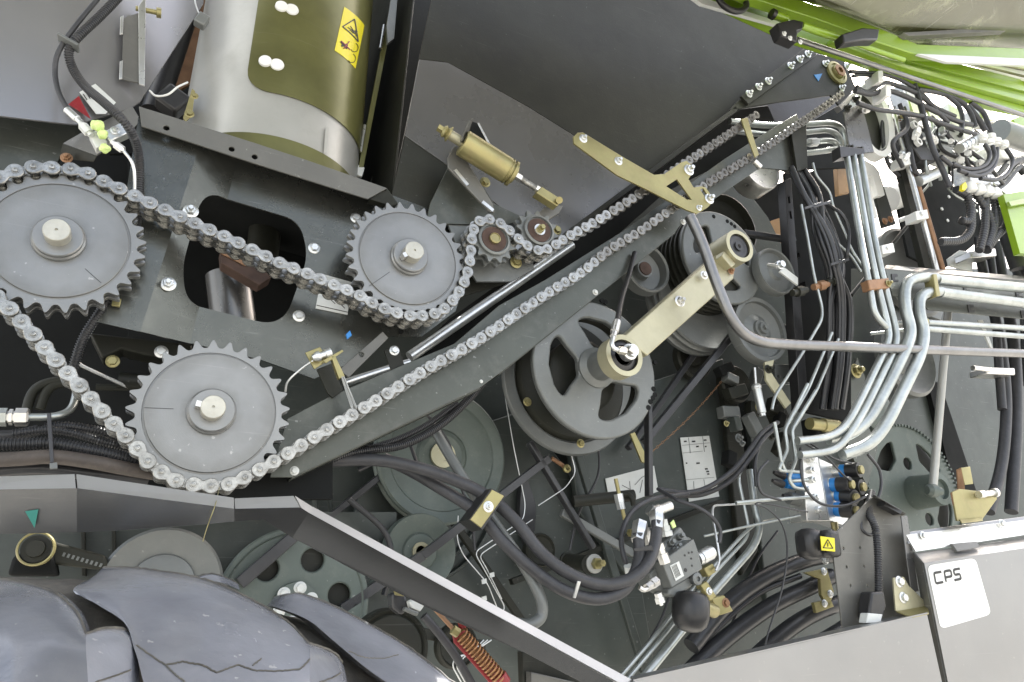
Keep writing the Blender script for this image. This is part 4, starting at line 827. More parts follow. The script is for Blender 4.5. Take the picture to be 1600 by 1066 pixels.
for k in range(34):
    m = A.lerp(C, (k+.5)/34)-V((0, 0, .012*math.sin(math.pi*k/34))); d = (C-A).normalized(); n = V((-d.z, 0, d.x)) if k % 2 else V((0, 1, 0))
    pts = [m+d*(.0055*math.cos(a))+n*(.0024*math.sin(a)) for a in [i*math.pi/4 for i in range(9)]]
    b.sweep(pts, .0008, 5)
b.mk('small_links', 'copper_brown', ln, kind='stuff')
eb = T('brass_eye_bolt', ('small brass eye bolt under the variator pulley', 'bolt'), 880, 733, .28)
rod('stem', (862, 716, .28), (880, 728, .28), .005, 'copper_brown', eb, seg=10); B().lathe(P(884, 733, .27), (0, -1, 0), [(.005, 0), (.010, .002), (.010, .008), (.005, .010)], 20, caps=False).mk('eye', 'gold_zinc', eb)
# labels
l1_ = T('wide_diagram_label', ('wide white diagram label behind the gold threaded rod', 'label'), 985, 760, .325)
plate('label_sheet', [(946, 748), (1022, 728), (1029, 768), (990, 782), (952, 780)], .325, .002, 'label', l1_, bev=0)
for a, c in (((972, 758), (985, 765)), ((985, 765), (984, 752)), ((992, 758), (1003, 746)), ((1003, 746), (1010, 742)), ((972, 770), (984, 768)), ((1000, 770), (1004, 750)), ((960, 755), (966, 752))): line('printed_line', a, c, .0012, .3238, .0008, 'ink', l1_)
l2_ = T('tall_diagram_label', ('tall white diagram label with tiny pictograms on the inner wall', 'label'), 1090, 730, .325)
plate('label_sheet', [(1063, 684), (1108, 681), (1124, 776), (1077, 784)], .325, .002, 'label', l2_, bev=0)
for a, c in (((1066, 696), (1109, 692)), ((1067, 708), (1098, 705)), ((1076, 684), (1079, 708)), ((1098, 682), (1101, 706)), ((1070, 750), (1116, 746)), ((1084, 752), (1085, 772)), ((1100, 749), (1103, 768))): line('printed_line', a, c, .001, .3238, .0008, 'pulley_grey', l2_)
for x, y, w_ in ((1071, 690, 4), (1102, 688, 4), (1084, 690, 5), (1104, 733, 4), (1106, 737, 4), (1073, 724, 2), (1091, 724, 5), (1090, 698, 4), (1103, 698, 2), (1075, 775, 3), (1107, 741, 3)): line('pictogram', (x-w_/2, y), (x+w_/2, y-.4), .004, .3236, .001, 'ink', l2_)
# grey pivot stud
ps_ = T('pivot_stud', ('dark pivot tube with a gold bolt end left of the grey valve', 'stud'), 915, 880, .1)
B().turn((886, 876, .2), (922, 882, .08), [(0, .018), (.06, .018), (.07, .016), (.9, .016), (.92, .019), (1, .019)], 28).mk('pivot_tube', 'dark_paint', ps_)
B().lathe(P(928, 881, .08), (0, -1, 0), [(.019, 0), (.019, .004), (.015, .005), (0, .005)], 28).mk('washer', 'tube_white', ps_)
B().lathe(P(930, 881, .078), (0, -1, 0), [(.012, 0), (.012, .012), (.007, .012), (.007, .03), (0, .031)], 6).mk('bolt_end', 'gold_zinc', ps_)
# ================================================================ GREY VALVE
gv = T('grey_valve_block', ('dark grey cast hydraulic valve block with a white type label', 'valve'), 1065, 880, .0)
ff = [(1034, 877, -.03), (1084, 842, -.03), (1090, 858, -.03), (1098, 889, -.03), (1050, 919, -.03)]
slab('valve_body', ff, .05, 'pulley_grey', gv, bev=.002)
slab('valve_foot', [(1046, 918, -.02), (1095, 890, -.02), (1080, 918, -.02), (1056, 934, -.02), (1044, 930, -.02)], .05, 'pulley_grey', gv, bev=.004)
slab('rear_section', [(1014, 896, .0), (1030, 880, .0), (1050, 918, .0), (1044, 928, .0), (1022, 918, .0)], .05, 'pulley_grey', gv, bev=.004)
slab('top_cover', [(1034, 868, .0), (1040, 845, .0), (1064, 822, .0), (1074, 838, .0), (1084, 842, .0), (1040, 874, .0)], .05, 'pulley_grey', gv, bev=.005)
slab('type_label', [(1047, 884, -.0315), (1061, 877, -.0315), (1069, 900, -.0315), (1056, 908, -.0315)], .001, 'label', gv, bev=0)
for k in range(5): 
    f_ = k/5; line('printed_line', (1050+f_*8, 884-f_*5+1), (1057+f_*8, 903-f_*5), .0009, -.0325, .0008, 'ink' if k == 4 else 'pulley_grey', gv)
for x, y in ((1070, 868), (1076, 864), (1081, 863), (1080, 873), (1081, 884), (1071, 891)): B().lathe(P(x, y, -.03), (0, -1, 0), [(.0022 if x != 1071 else .004, -.001), (.0022 if x != 1071 else .004, .0006), (0, .0006)], 10).mk('screw_hole', 'ink', gv)
B().turn((1090, 874, -.0), (1113, 862, -.0), [(0, .013), (.2, .013), (.22, .0145), (.85, .0145), (.9, .012), (1, .012)], 28).mk('solenoid', 'zinc', gv)
B().lathe(P(1084, 905, -.02), (0, -1, 0), [(.012, 0), (.012, .012), (.008, .014), (.005, .014), (.005, .010), (0, .010)], 20).mk('plug', 'pulley_grey', gv)
b = B(); b.turn((1029, 850, -.03), (1040, 880, -.03), [(0, .011), (.3, .011), (.31, .009), (.5, .009), (.51, .012), (1, .012)], 6); b.mk('port_fitting', 'steel', gv)
b = B(); b.turn((1014, 795, -.0), (1032, 812, -.0), [(0, .012), (1, .012)], 6); b.mk('port_fitting', 'pulley_grey', gv)
b = B(); b.turn((1022, 800, -.0), (1048, 790, -.0), [(0, .012), (.35, .012), (.36, .010), (.98, .010), (1, .009)], 20); b.mk('port_fitting', 'steel', gv)
b = B(); b.turn((1036, 812, -.0), (1042, 838, -.0), [(0, .009), (.4, .009), (.41, .011), (.7, .011), (.71, .014), (1, .014)], 6); b.mk('port_fitting', 'label', gv)
b = B(); b.turn((1008, 826, -.0), (1016, 850, -.0), [(0, .009), (1, .011)], 6); b.mk('port_fitting', 'steel', gv)
B().lathe(P(984, 833, .0), (0, -1, 0), [(.008, 0), (.008, .01), (0, .01)], 6).mk('brass_plug', 'gold_zinc', gv)
slab('green_tag', [(1048, 817, 0), (1053, 812, 0), (1057, 823, 0), (1052, 826, 0)], .004, 'lime_wash', gv)
tube('elbow_pipe', [(999, 918, -.05), (1006, 922, -.05), (1014, 918, -.045), (1022, 911, -.04)], .0045, 'steel', gv)
B().turn((1010, 919, -.045), (1026, 908, -.04), [(0, .008), (.5, .008), (.51, .010), (1, .010)], 6).mk('union_nut', 'steel', gv)
B().turn((1028, 927, -.03), (1034, 946, -.03), [(0, .008), (.35, .008), (.36, .010), (.8, .010), (.81, .004), (1, .004)], 6).mk('union_nut', 'zinc', gv)
for x, y in ((1020, 870), (1052, 862), (1060, 840), (1046, 850), (1056, 878-22)): B().turn((x, y, -.0), (x+8, y-5, -.02), [(0, .007), (.5, .007), (.51, .0045), (1, .0045)], 6).mk('cap_screw', 'pulley_grey', gv)
tube('loop_hose', [(1075, 772, .1), (1047, 775, .08), (1015, 781, .05), (990, 797, .03), (975, 822, .01), (971, 848, 0), (976, 873, -.01), (983, 890, -.01)], .0055, 'rubber_hose', L=('thin black hose looping round the left of the grey valve', 'hose'))
B().turn((981, 884, -.02), (986, 905, -.01), [(0, .008), (1, .009)], 20).mk('hose_sleeve', 'label', None, ('white sleeve at the end of the thin looping hose', 'sleeve'))
tube('valve_cable', [(1028, 764, .1), (1045, 774, .06), (1062, 783, .03), (1090, 793, .01), (1112, 808, .0), (1125, 828, .0), (1124, 848, -.0)], .0042, 'rubber_hose', L=('thin black cable arching over the grey valve to its solenoid', 'cable'))
tube('steel_line', [(1190, 786, .1), (1114, 790, .08), (1113, 806, .06), (1119, 838, .04), (1125, 876, .03), (1118, 892, .02)], .0026, 'zinc', L=('thin steel line turning down right of the grey valve', 'pipe'), f=.015)
hb = T('black_hose_bundle', ('pair of black hoses sweeping from the grey valve up to the silver valve block', 'hose'), 1144, 738, .1)
tube('hose', [(1030, 765, .14), (1070, 770, .12), (1105, 762, .1), (1144, 736, .08), (1172, 702, .08), (1192, 675, .09), (1215, 660, .1)], .006, 'rubber_hose', hb)
tube('hose', [(1060, 775, .14), (1100, 772, .12), (1140, 752, .1), (1170, 718, .08), (1190, 690, .08), (1205, 672, .1)], .006, 'rubber_hose', hb)
tube('hose', [(1182, 760, .09), (1180, 720, .09), (1190, 690, .09), (1212, 668, .09)], .005, 'conduit', hb)
# accumulator
acc = T('black_accumulator', ('shiny black rubber dome below the grey valve block', 'rubber cap'), 1080, 958, -.06)
cc = P(1079, 958, -.03); axv = V((-.25, -.15, -.9)).normalized()
r_ = S(1079, 958, -.05, 30)
B().lathe(cc-axv*r_*1.0, axv, [(r_*.55, 0), (r_*.85, r_*.1), (r_*.98, r_*.35), (r_, r_*.8), (r_*.97, r_*1.25), (r_*.85, r_*1.6), (r_*.6, r_*1.84), (r_*.3, r_*1.93), (0, r_*1.95)], 48).mk('rubber_dome', 'black_plastic', acc, smooth=60)
B().turn((1099, 948, .0), (1115, 955, .02), [(0, .012), (1, .014)], 20).mk('mount_neck', 'gold_zinc', acc)
# lower diagonal pipes
lp_ = T('diagonal_pipe_set', ('set of parallel zinc pipes rising diagonally right of the black dome', 'pipe'), 1090, 930, .05)
tube('thin_pipe', [(960, 1068, .0), (1010, 1010, .02), (1085, 918, .05), (1163, 833, .08), (1180, 819, .09), (1212, 812, .1)], .0042, 'pipe_zinc', lp_, f=.02)
tube('thin_pipe', [(975, 1068, .0), (1030, 1002, .02), (1110, 902, .05), (1166, 842, .08), (1170, 825, .09), (1153, 745, .1), (1158, 736, .12)], .0042, 'pipe_zinc', lp_, f=.02)
tube('thick_pipe', [(1000, 1066, .0), (1045, 1010, .02), (1110, 930, .05), (1180, 852, .08), (1188, 820, .09), (1180, 800, .1), (1172, 735, .12)], .0088, 'pipe_zinc', lp_, f=.05, seg=18)
for pts in ([(1100, 888), (1114, 880), (1121, 893), (1107, 902)], [(1095, 914), (1105, 908), (1120, 932), (1110, 940)], [(1112, 935), (1132, 930), (1146, 955), (1125, 962)]): slab('pipe_clamp', [(x, y, .03) for x, y in pts], .02, 'gold_zinc', lp_, bev=.002)
bolt(1108, 924, .03, 4, lp_, 'zinc'); bolt(1134, 942, .03, 5, lp_, 'copper_brown')
# thick dark hoses bottom right
th = T('lower_hose_bundle', ('thick black hoses crossing the dark bottom right of the machine bay', 'hose'), 1200, 950, .15)
for pts, r_ in (([(1080, 1010), (1130, 950), (1190, 905), (1260, 875), (1320, 865)], .022), ([(1050, 1080), (1120, 1010), (1200, 950), (1270, 915), (1300, 900)], .022), ([(1130, 1080), (1200, 1010), (1260, 965), (1330, 935)], .022), ([(1200, 1080), (1260, 1020), (1320, 980)], .02), ([(1100, 1000), (1180, 930), (1250, 900)], .008)): tube('hose', [(x, y, .16) for x, y in pts], r_*.9, 'conduit', th, seg=18)
pl_ = T('gold_hose_plate', ('dull gold perforated bracket at the hose ends left of the perforated sheet', 'bracket'), 1290, 920, .1)
slab('bracket_strip', [(1258, 895, .12), (1292, 888, .12), (1303, 925, .12), (1296, 950, .12), (1284, 930, .12), (1282, 905, .12)], .01, 'gold_zinc', pl_)
for x, y in ((1287, 893), (1288, 943), (1297, 928)): bolt(x, y, .12, 4, pl_, 'zinc')
slab('bracket_foot', [(1272, 942, .12), (1298, 936, .12), (1303, 948, .12), (1276, 958, .12)], .01, 'gold_zinc', pl_)
# ================================================================ SILVER VALVE BLOCK
sv = T('silver_manifold', ('machined silver manifold block with blue and black solenoid plugs', 'valve'), 1300, 760, .0)
slab('front_block', [(1254, 717, -.02), (1278, 714, -.02), (1295, 814, -.02), (1261, 814, -.02)], .05, 'steel', sv, bev=.001)
slab('side_block', [(1279, 716, -.018), (1320, 735, .05), (1330, 800, .05), (1320, 822, .04), (1296, 813, -.018)], .05, 'zinc', sv, bev=.001)
def coil(x, y, dx, dy, r, parts): 
    for f0, f1, rr, nm, m in parts: B().turn((x+dx*f0, y+dy*f0, .02-f0*.07), (x+dx*f1, y+dy*f1, .02-f1*.07), [(0, rr*r), (1, rr*r)], 24).mk(nm, m, sv, bev=.0008)
pr = ((0, .3, 1, 'coil_barrel', 'steel'), (.3, .5, 1.02, 'blue_ring', 'blue'), (.5, .92, 1.1, 'coil_body', 'black_plastic'), (.92, 1.02, .62, 'coil_nut', 'gold_zinc'))
for x, y, dx, dy in ((1300, 738, 47, -4), (1285, 758, 48, -1), (1305, 762, 46, -1), (1296, 772, 43, 6), (1290, 795, 50, 3)): coil(x, y, dx, dy, .0165, pr)
for x, y in ((1241, 745), (1237, 756)): B().turn((x-10, y, .0), (x+12, y+1, -.0), [(0, .010), (.7, .013), (1, .013)], 16).mk('blue_plug', 'blue', sv)
for x, y in ((1221, 744), (1219, 757), (1235, 780)): B().turn((x-12, y-6, .0), (x+4, y, -.0), [(0, .004), (.3, .007), (1, .009)], 12).mk('cable_plug', 'black_plastic', sv)
B().turn((1232, 778, .0), (1258, 784, -.0), [(0, .014), (1, .014)], 24).mk('end_cap', 'pulley_grey', sv)
for x, y, m in ((1268, 750, 'zinc'), (1258, 764, 'zinc'), (1272, 777, 'zinc'), (1277, 797, 'zinc'), (1266, 735, 'zinc'), (1264, 718, 'label')): B().lathe(P(x, y, -.02), (0, -1, 0), [(.0085, 0), (.0085, .008), (.005, .009), (.005, .014), (0, .014)], 6).mk('port_nut', m, sv)
B().turn((1303, 816, .0), (1306, 832, .0), [(0, .008), (.7, .008), (.71, .005), (1, .005)], 8).mk('bottom_plug', 'gold_zinc', sv)
for pts in ([(1210, 660), (1222, 726), (1228, 738)], [(1262, 600), (1226, 672), (1231, 702), (1216, 735), (1252, 738)], [(1275, 610), (1237, 672), (1244, 718), (1232, 748), (1240, 762), (1258, 765)], [(1262, 750), (1234, 752)], [(1150, 786), (1200, 781), (1272, 776)]):
    tube('small_pipe', [(x, y, -.03) for x, y in pts], .0042, 'pipe_zinc', sv, f=.012)
tube('small_pipe', [(1100, 838, .1), (1180, 820, .05), (1264, 803, -.01)], .003, 'pipe_zinc', sv)
for pts, r_ in (([(1251, 700), (1252, 740), (1262, 768), (1285, 788), (1320, 790), (1348, 778), (1356, 774)], .0032), ([(1252, 690), (1290, 714), (1315, 740), (1330, 752)], .0024), ([(1262, 690), (1300, 715), (1330, 724)], .0024), ([(1356, 710), (1374, 735), (1376, 765), (1362, 800), (1345, 830)], .0038), ([(1200, 720), (1185, 740), (1190, 770), (1220, 782)], .003), ([(1180, 788), (1200, 796), (1222, 820), (1230, 860), (1222, 920), (1200, 990), (1190, 1040)], .0019), ([(1180, 788), (1190, 786), (1240, 796), (1262, 800)], .0018)): tube('control_cable', [(x, y, -.05) for x, y in pts], r_, 'conduit', L=None, parent=sv)
# capped sensor with sticker
cs = T('black_sensor_cap', ('rounded black plastic cap with a yellow warning sticker', 'cap'), 1283, 850, -.02)
B().box((1266, 850, -.10), (.05, .05, .062)).mk('cap_body', 'black_plastic', cs, bev=.016)
B().box((1292, 850, -.12), (.036, .045, .055)).mk('cap_box', 'black_plastic', cs, bev=.009)
st_ = slab('warning_sticker', [(1282, 838, -.144), (1304, 841, -.144), (1305, 862, -.144), (1284, 860, -.144)], .001, 'yellow', cs, bev=0)
for a, c in (((1294, 843), (1287, 856)), ((1287, 856), (1302, 857)), ((1302, 857), (1294, 843)), ((1294, 848), (1294, 854))): line('printed_line', a, c, .0015, -.1455, .001, 'ink', st_)
slab('side_tab', [(1251, 842, .0), (1259, 840, .0), (1260, 852, .0), (1252, 854, .0)], .01, 'copper_brown', cs)
for x, y in ((1289, 875),): bolt(x, y, .0, 5, cs, 'zinc')

# more of the crowded bay behind the hoses
sr = T('stamped_ring', ('large stamped ring bead round the green pulley on the inner wall', 'ring'), 600, 800, .36)
cc = P(640, 762, .36); Rr = S(640, 762, .36, 150)
for q in (1.0, .86): B().lathe(cc, (0, -1, 0), [(Rr*q, 0), (Rr*(q-.015), .008), (Rr*(q-.035), .008), (Rr*(q-.05), 0)], 90, caps=False).mk('ring_bead', 'bay_paint', sr)
for k, (a, c, w_, Yq, m_, lb_) in enumerate(((( 884, 640), (1010, 1050), .010, .29, 'bay_paint', 'long sloping wall rib left of the wide label'), ((700, 800), (880, 1060), .008, .30, 'dark_paint', 'dark sloping rib behind the grey coolant pipe'), ((520, 960), (760, 1010), .010, .22, 'dark_paint', 'dark bar behind the red spring bracket'), ((880, 800), (1000, 870), .009, .22, 'pulley_grey', 'grey flat arm by the dark pivot tube'))):
    A, C = P(*a, Yq), P(*c, Yq); d = (C-A).normalized(); n = V((-d.z, 0, d.x))*w_
    B().slab([A+n, C+n, C-n, A-n], V((0, .015, 0))).mk('wall_bar', m_, None, (lb_, 'bar'), bev=.002)
for x, y, r_, Yq, m_, lb_ in ((555, 880, 46, .3, 'pulley_green', 'dim green-grey idler left of the small green pulley'), (1150, 600, 30, .26, 'dark_paint', 'dark round boss left of the zinc damper'), (845, 860, 26, .3, 'dark_paint', 'dark round hole plug in the wall beside the thick hoses'), (1085, 560, 34, .3, 'dark_paint', 'dark idler in the shadow under the gold arm'), (715, 1010, 34, .2, 'dark_paint', 'dark disc behind the red spring bracket')):
    pulley('back_disc', x, y, Yq, r_, [(1, -.02), (1, 0), (.9, .006), (.8, 0), (.4, -.004), (.3, .006), (0, .006)], m_, (lb_, 'disc'), 48)
ck = T('bracket_cluster', ('dark brackets, studs and blocks crowded above the tall label', 'bracket'), 1170, 640, .22)
random.seed(31)
for k in range(14):
    x, y = random.uniform(1130, 1225), random.uniform(560, 720)
    B().box((x, y, random.uniform(.2, .3)), (random.uniform(.02, .07), .03, random.uniform(.02, .08)), Matrix.Rotation(random.uniform(-.6, .6), 3, 'Y')).mk('bracket_block', random.choice(('dark_paint', 'cavity', 'pulley_grey', 'bay_paint')), ck, bev=.003)
for k in range(8): bolt(random.uniform(1130, 1225), random.uniform(570, 720), .19, random.uniform(3, 5), ck, random.choice(('gold_zinc', 'pulley_grey', 'dark_paint')), 'nut')
for k, pts in enumerate(([(660, 640), (700, 690), (712, 740), (735, 800), (742, 860)], [(545, 780), (600, 830), (612, 880), (600, 930)], [(905, 620), (930, 680), (935, 740), (905, 800), (890, 860)], [(1030, 800), (1060, 860), (1040, 950), (1010, 1010)], [(1215, 830), (1180, 880), (1150, 960), (1120, 1020)])):
    tube('bay_cable', [(x, y, .24) for x, y in pts], .0032 if k != 1 else .006, 'conduit', L=(('thin black cable behind the grey pipe', 'black hose left of the small green pulley', 'thin black cable right of the variator pulley', 'thin black cable below the grey valve', 'thin black cable over the lower black hoses')[k], 'cable'))

# ================================================================ PIPE RUNS, RIGHT
YB = -.07
bpz = T('bent_pipe_set', ('four bent zinc pipes sweeping down left from the gold clamp', 'pipe'), 1400, 560, YB)
tube('thin_pipe', [(1322, 235, -.04), (1335, 320, -.05), (1346, 385, YB), (1360, 455, YB), (1366, 492, YB), (1385, 512, YB)], .0088, 'pipe_zinc', bpz, f=.03)
tube('thin_pipe', [(1332, 235, -.04), (1345, 310, -.05), (1358, 385, YB), (1372, 450, YB), (1389, 515, YB), (1388, 535, YB), (1346, 622, YB), (1322, 666, YB), (1296, 684, YB), (1246, 689, YB)], .0092, 'pipe_zinc', bpz, f=.06)
tube('thin_pipe', [(1343, 235, -.04), (1356, 310, -.05), (1368, 385, YB), (1387, 465, YB), (1403, 525, YB), (1396, 550, YB), (1348, 646, YB), (1320, 690, YB), (1298, 706, YB), (1250, 711, YB)], .0092, 'pipe_zinc', bpz, f=.06)
tube('thick_pipe', [(1462, 434, -.08), (1434, 433, -.08), (1414, 442, -.08), (1413, 480, -.08), (1424, 515, -.08), (1418, 540, -.08), (1388, 600, -.07), (1358, 655, -.06), (1330, 678, -.05), (1294, 686, -.03)], .0152, 'pipe_zinc', bpz, f=.05, seg=18)
tube('thick_pipe', [(1470, 456, -.08), (1450, 456, -.08), (1436, 465, -.08), (1436, 490, -.08), (1445, 520, -.08), (1438, 555, -.08), (1410, 612, -.07), (1384, 665, -.06), (1358, 696, -.05), (1316, 711, -.03)], .0152, 'pipe_zinc', bpz, f=.05, seg=18)
gc = T('gold_pipe_clamp', ('gold clamp band round the pipes at the left end of the rail', 'clamp'), 1368, 443, YB)
slab('clamp_band', [(1356, 437, YB-.012), (1389, 434, YB-.012), (1391, 450, YB-.012), (1360, 453, YB-.012)], .025, 'copper_brown', gc, bev=.003)
bolt(1388, 443, YB-.014, 4, gc, 'gold_zinc', 'nut')
hz = T('horizontal_pipe_set', ('horizontal zinc pipes and grey rail running off the right edge', 'pipe'), 1520, 450, -.07)
rod('thick_pipe', (1463, 437, -.08), (1680, 458, -.08), .0155, 'pipe_zinc', hz); rod('thick_pipe', (1468, 457, -.08), (1680, 484, -.08), .0155, 'pipe_zinc', hz)
rod('thin_pipe', (1448, 504, -.06), (1680, 518, -.06), .0085, 'pipe_zinc', hz); rod('thin_pipe', (1448, 514, -.06), (1680, 532, -.06), .0085, 'pipe_zinc', hz)
rod('thin_pipe', (1400, 505, -.0), (1450, 500, -.05), .0055, 'pipe_zinc', hz); rod('thin_pipe', (1360, 522, .05), (1450, 511, -.05), .0045, 'pipe_zinc', hz)
B().slab([(1458, 428, -.1), (1464, 428, -.1), (1470, 462, -.1), (1464, 463, -.1)], .03).mk('pipe_clip', 'gold_zinc', hz, bev=.002)
B().slab([(1446, 498, -.08), (1452, 498, -.08), (1453, 518, -.08), (1447, 518, -.08)], .03).mk('pipe_clip', 'gold_zinc', hz, bev=.002)
rl = T('grey_rail', ('pale grey perforated rail behind the horizontal pipes', 'rail'), 1500, 470, -.03)
plate('rail_face', [(1383, 420), (1460, 426), (1700, 448), (1700, 508), (1450, 484), (1440, 470), (1395, 462)], -.035, .004, 'green_grey', rl)
slab('rail_lip', [(1383, 420, -.037), (1700, 447, -.037), (1700, 440, -.0), (1386, 414, -.0)], .003, 'door_skin', rl)
for x, y in ((1398, 434), (1517, 482), (1600, 491), (1510, 450), (1592, 460)):
    slab('clip_slot', [(x-5, y-6, -.037), (x+4, y-6, -.037), (x+5, y-2, -.037), (x, y-1, -.037), (x+1, y+3, -.037), (x+6, y+3, -.037), (x+6, y+6, -.037), (x-3, y+6, -.037)], .003, 'ink', rl, bev=0)
# upper curved pipes behind the chain end
up_ = T('curved_pipe_group', ('row of curved zinc pipes turning down beside the dark end plate', 'pipe'), 1300, 210, .08)
for k, pts in enumerate(([(1140, 190), (1200, 197), (1255, 195), (1300, 192), (1318, 201), (1322, 235)], [(1150, 205), (1205, 212), (1250, 208), (1294, 203), (1312, 212), (1316, 240)], [(1245, 224), (1300, 219), (1310, 228), (1312, 245)], [(1245, 241), (1290, 236), (1308, 232), (1310, 242)])):
    tube('pipe', [(x, y, .08) for x, y in pts], .0095, 'pipe_zinc', up_, f=.04)
for x in (1268, 1272): pass
B().turn((1264, 223, .075), (1276, 222, .075), [(0, .014), (1, .014)], 6).mk('union_nut', 'zinc', up_)
dpl = T('end_plate', ('plain blue-grey folded plate beside the big white pipe end', 'plate'), 1340, 200, -.02)
plate('plate_face', [(1318, 175), (1342, 163), (1351, 180), (1366, 238), (1330, 240)], -.03, .005, 'tank_paint', dpl)
slab('plate_arm', [(1311, 165, -.03), (1338, 140, -.03), (1341, 145, -.03), (1316, 172, -.03)], .02, 'door_skin', dpl)
for x, y in ((1336, 156), (1323, 170), (1341, 235), (1326, 232)): bolt(x, y, -.03, 4.5, dpl, 'dark_paint', 'nut')
slab('clamp_bar', [(1312, 228, -.05), (1350, 232, -.05), (1352, 240, -.05), (1314, 246, -.05)], .03, 'black_plastic', dpl)
wp = T('white_pipe_end', ('wide white pipe end with a dark grey bore at the upper right', 'pipe'), 1372, 195, .0)
def slot_loop(cx, cy, rx, ry, n=40): return [(cx+rx*math.copysign(abs(math.cos(a))**.75, math.cos(a))+0, cy+ry*math.copysign(abs(math.sin(a))**.75, math.sin(a))) for a in [2*math.pi*k/n for k in range(n)]]
def band(name, o0, Y0, Y1, i0, m, parent):
    b = B(); A = [P(x, y, Y0) for x, y in o0]; I = [P(x, y, Y0) for x, y in i0]; Bk = [p+V((0, Y1-Y0, 0)) for p in I]
    va, vi, vb = [[b.bm.verts.new(p) for p in q] for q in (A, I, Bk)]; vo = [b.bm.verts.new(p+V((0, Y1-Y0, 0))) for p in A]; n = len(A)
    for i in range(n):
        j = (i+1) % n; b.bm.faces.new((va[i], va[j], vi[j], vi[i])); b.bm.faces.new((vi[i], vi[j], vb[j], vb[i])); b.bm.faces.new((va[j], va[i], vo[i], vo[j])); b.bm.faces.new((vo[j], vo[i], vb[i], vb[j]))
    return b.mk(name, m, parent)
dl = lambda cx, cy, rx, ry: [(cx+rx*math.cos(a)+ry*.22*math.sin(a), cy+ry*math.sin(a)) for a in [2*math.pi*k/48 for k in range(48)]]
band('pipe_wall', dl(1369, 190, 27, 55), -.0, .035, dl(1367, 188, 20, 48), 'white_paint', wp)
band('pipe_liner', dl(1367, 188, 19.9, 47.9), .002, .034, dl(1367, 188, 19.5, 47.5), 'grey_paint', wp)
slab('pipe_bore', [P(x, y, 0)+V((0, .03, 0)) for x, y in dl(1367, 188, 19.7, 47.7)], .01, 'dark_paint', wp, bev=0)
# ladder rails
lr = T('chrome_rail', ('pair of bright vertical pipes on a dark strip held by two white clamps', 'pipe'), 1430, 300, .0)
rod('bright_pipe', (1396, 175, .0), (1464, 425, .0), .0085, 'steel', lr); rod('bright_pipe', (1405, 190, .01), (1474, 425, .01), .0085, 'copper_brown', lr)
slab('dark_strip', [(1388, 190, .03), (1398, 190, .03), (1462, 430, .03), (1448, 430, .03)], .02, 'dark_paint', lr)
for x, y in ((1415, 250), (1439, 335), (1386, 388)): slab('white_clamp', [(x-8, y-5, -.02), (x+10, y-8, -.02), (x+13, y+6, -.02), (x-6, y+9, -.02)], .04, 'white_paint', lr, bev=.002); bolt(x, y, -.02, 3, lr, 'steel')
rod('clamp_stud', (1388, 262, .05), (1408, 251, .01), .007, 'white_paint', lr); rod('clamp_stud', (1405, 345, .05), (1432, 335, .01), .007, 'white_paint', lr)
wb = T('white_bracket', ('white arched bracket between the pipe bundle and the chrome rail', 'bracket'), 1360, 300, .1)
plate('bracket_arch', [(1343, 256), (1352, 250), (1366, 258), (1374, 268), (1383, 305), (1372, 306), (1364, 276), (1356, 272), (1372, 340), (1362, 340)], .1, .03, 'white_paint', wb, bev=.002)
plate('dark_web', [(1362, 280), (1374, 270), (1400, 350), (1380, 356)], .12, .01, 'dark_paint', wb)
bolt(1382, 346, .11, 4, wb, 'copper_brown'); bolt(1391, 343, .11, 4, wb, 'copper_brown')
rod('white_drum', (1385, 312, .25), (1420, 300, .25), .05, 'white_paint', L=('drum piece whitened to look overexposed behind the chrome rail', 'drum'))
# black cables in the dark column
kc = T('black_column', ('black slotted upright column behind the cable bundle', 'column'), 1240, 400, .15)
plate('column_web', [(1226, 270), (1262, 262), (1330, 420), (1330, 660), (1240, 640), (1250, 560)], .16, .01, 'cavity', kc)
plate('slot_face', [(1226, 282), (1236, 278), (1264, 640), (1250, 640)], .12, .03, 'black_plastic', kc, holes=[[(1231, 307), (1234, 307), (1235, 318), (1232, 318)], [(1233, 330), (1236, 330), (1238, 342), (1235, 342)], [(1246, 395), (1249, 395), (1250, 402), (1247, 402)], [(1255, 440), (1258, 440), (1259, 447), (1256, 447)]])
cb = T('black_cable_bundle', ('loose bundle of many thin black cables hanging in the dark column', 'cable'), 1290, 350, .05)
random.seed(9)
for k in range(15):
    o1, o2, o3 = random.uniform(-14, 16), random.uniform(-16, 18), random.uniform(-18, 18); yy = random.uniform(-.02, .06)
    tube('cable', [(1246+o1*.8, 262+random.uniform(-4, 6), yy+.04), (1268+o1, 305, yy+.02), (1290+o2, 365, yy), (1306+o2*.8, 420, yy), (1312+o3, 470, yy+.02), (1310+o3, 560, yy+.05), (1300+o3, 640, yy+.08)], random.choice((.0045, .006, .0075, .009)), random.choice(('conduit', 'rubber_hose', 'conduit')), cb, seg=8)
tube('cable', [(1290, 318, .0), (1315, 335, -.03), (1326, 360, -.03), (1324, 395, -.03), (1318, 410, 0)], .005, 'conduit', cb)
for x, y, a in ((1285, 318, .5), (1313, 408, .2), (1272, 320, .3)): slab('cable_tie', [(x-14, y+3, -.035), (x+14, y-5, -.035), (x+14, y-1, -.035), (x-14, y+7, -.035)], .004, 'rubber_hose', cb)
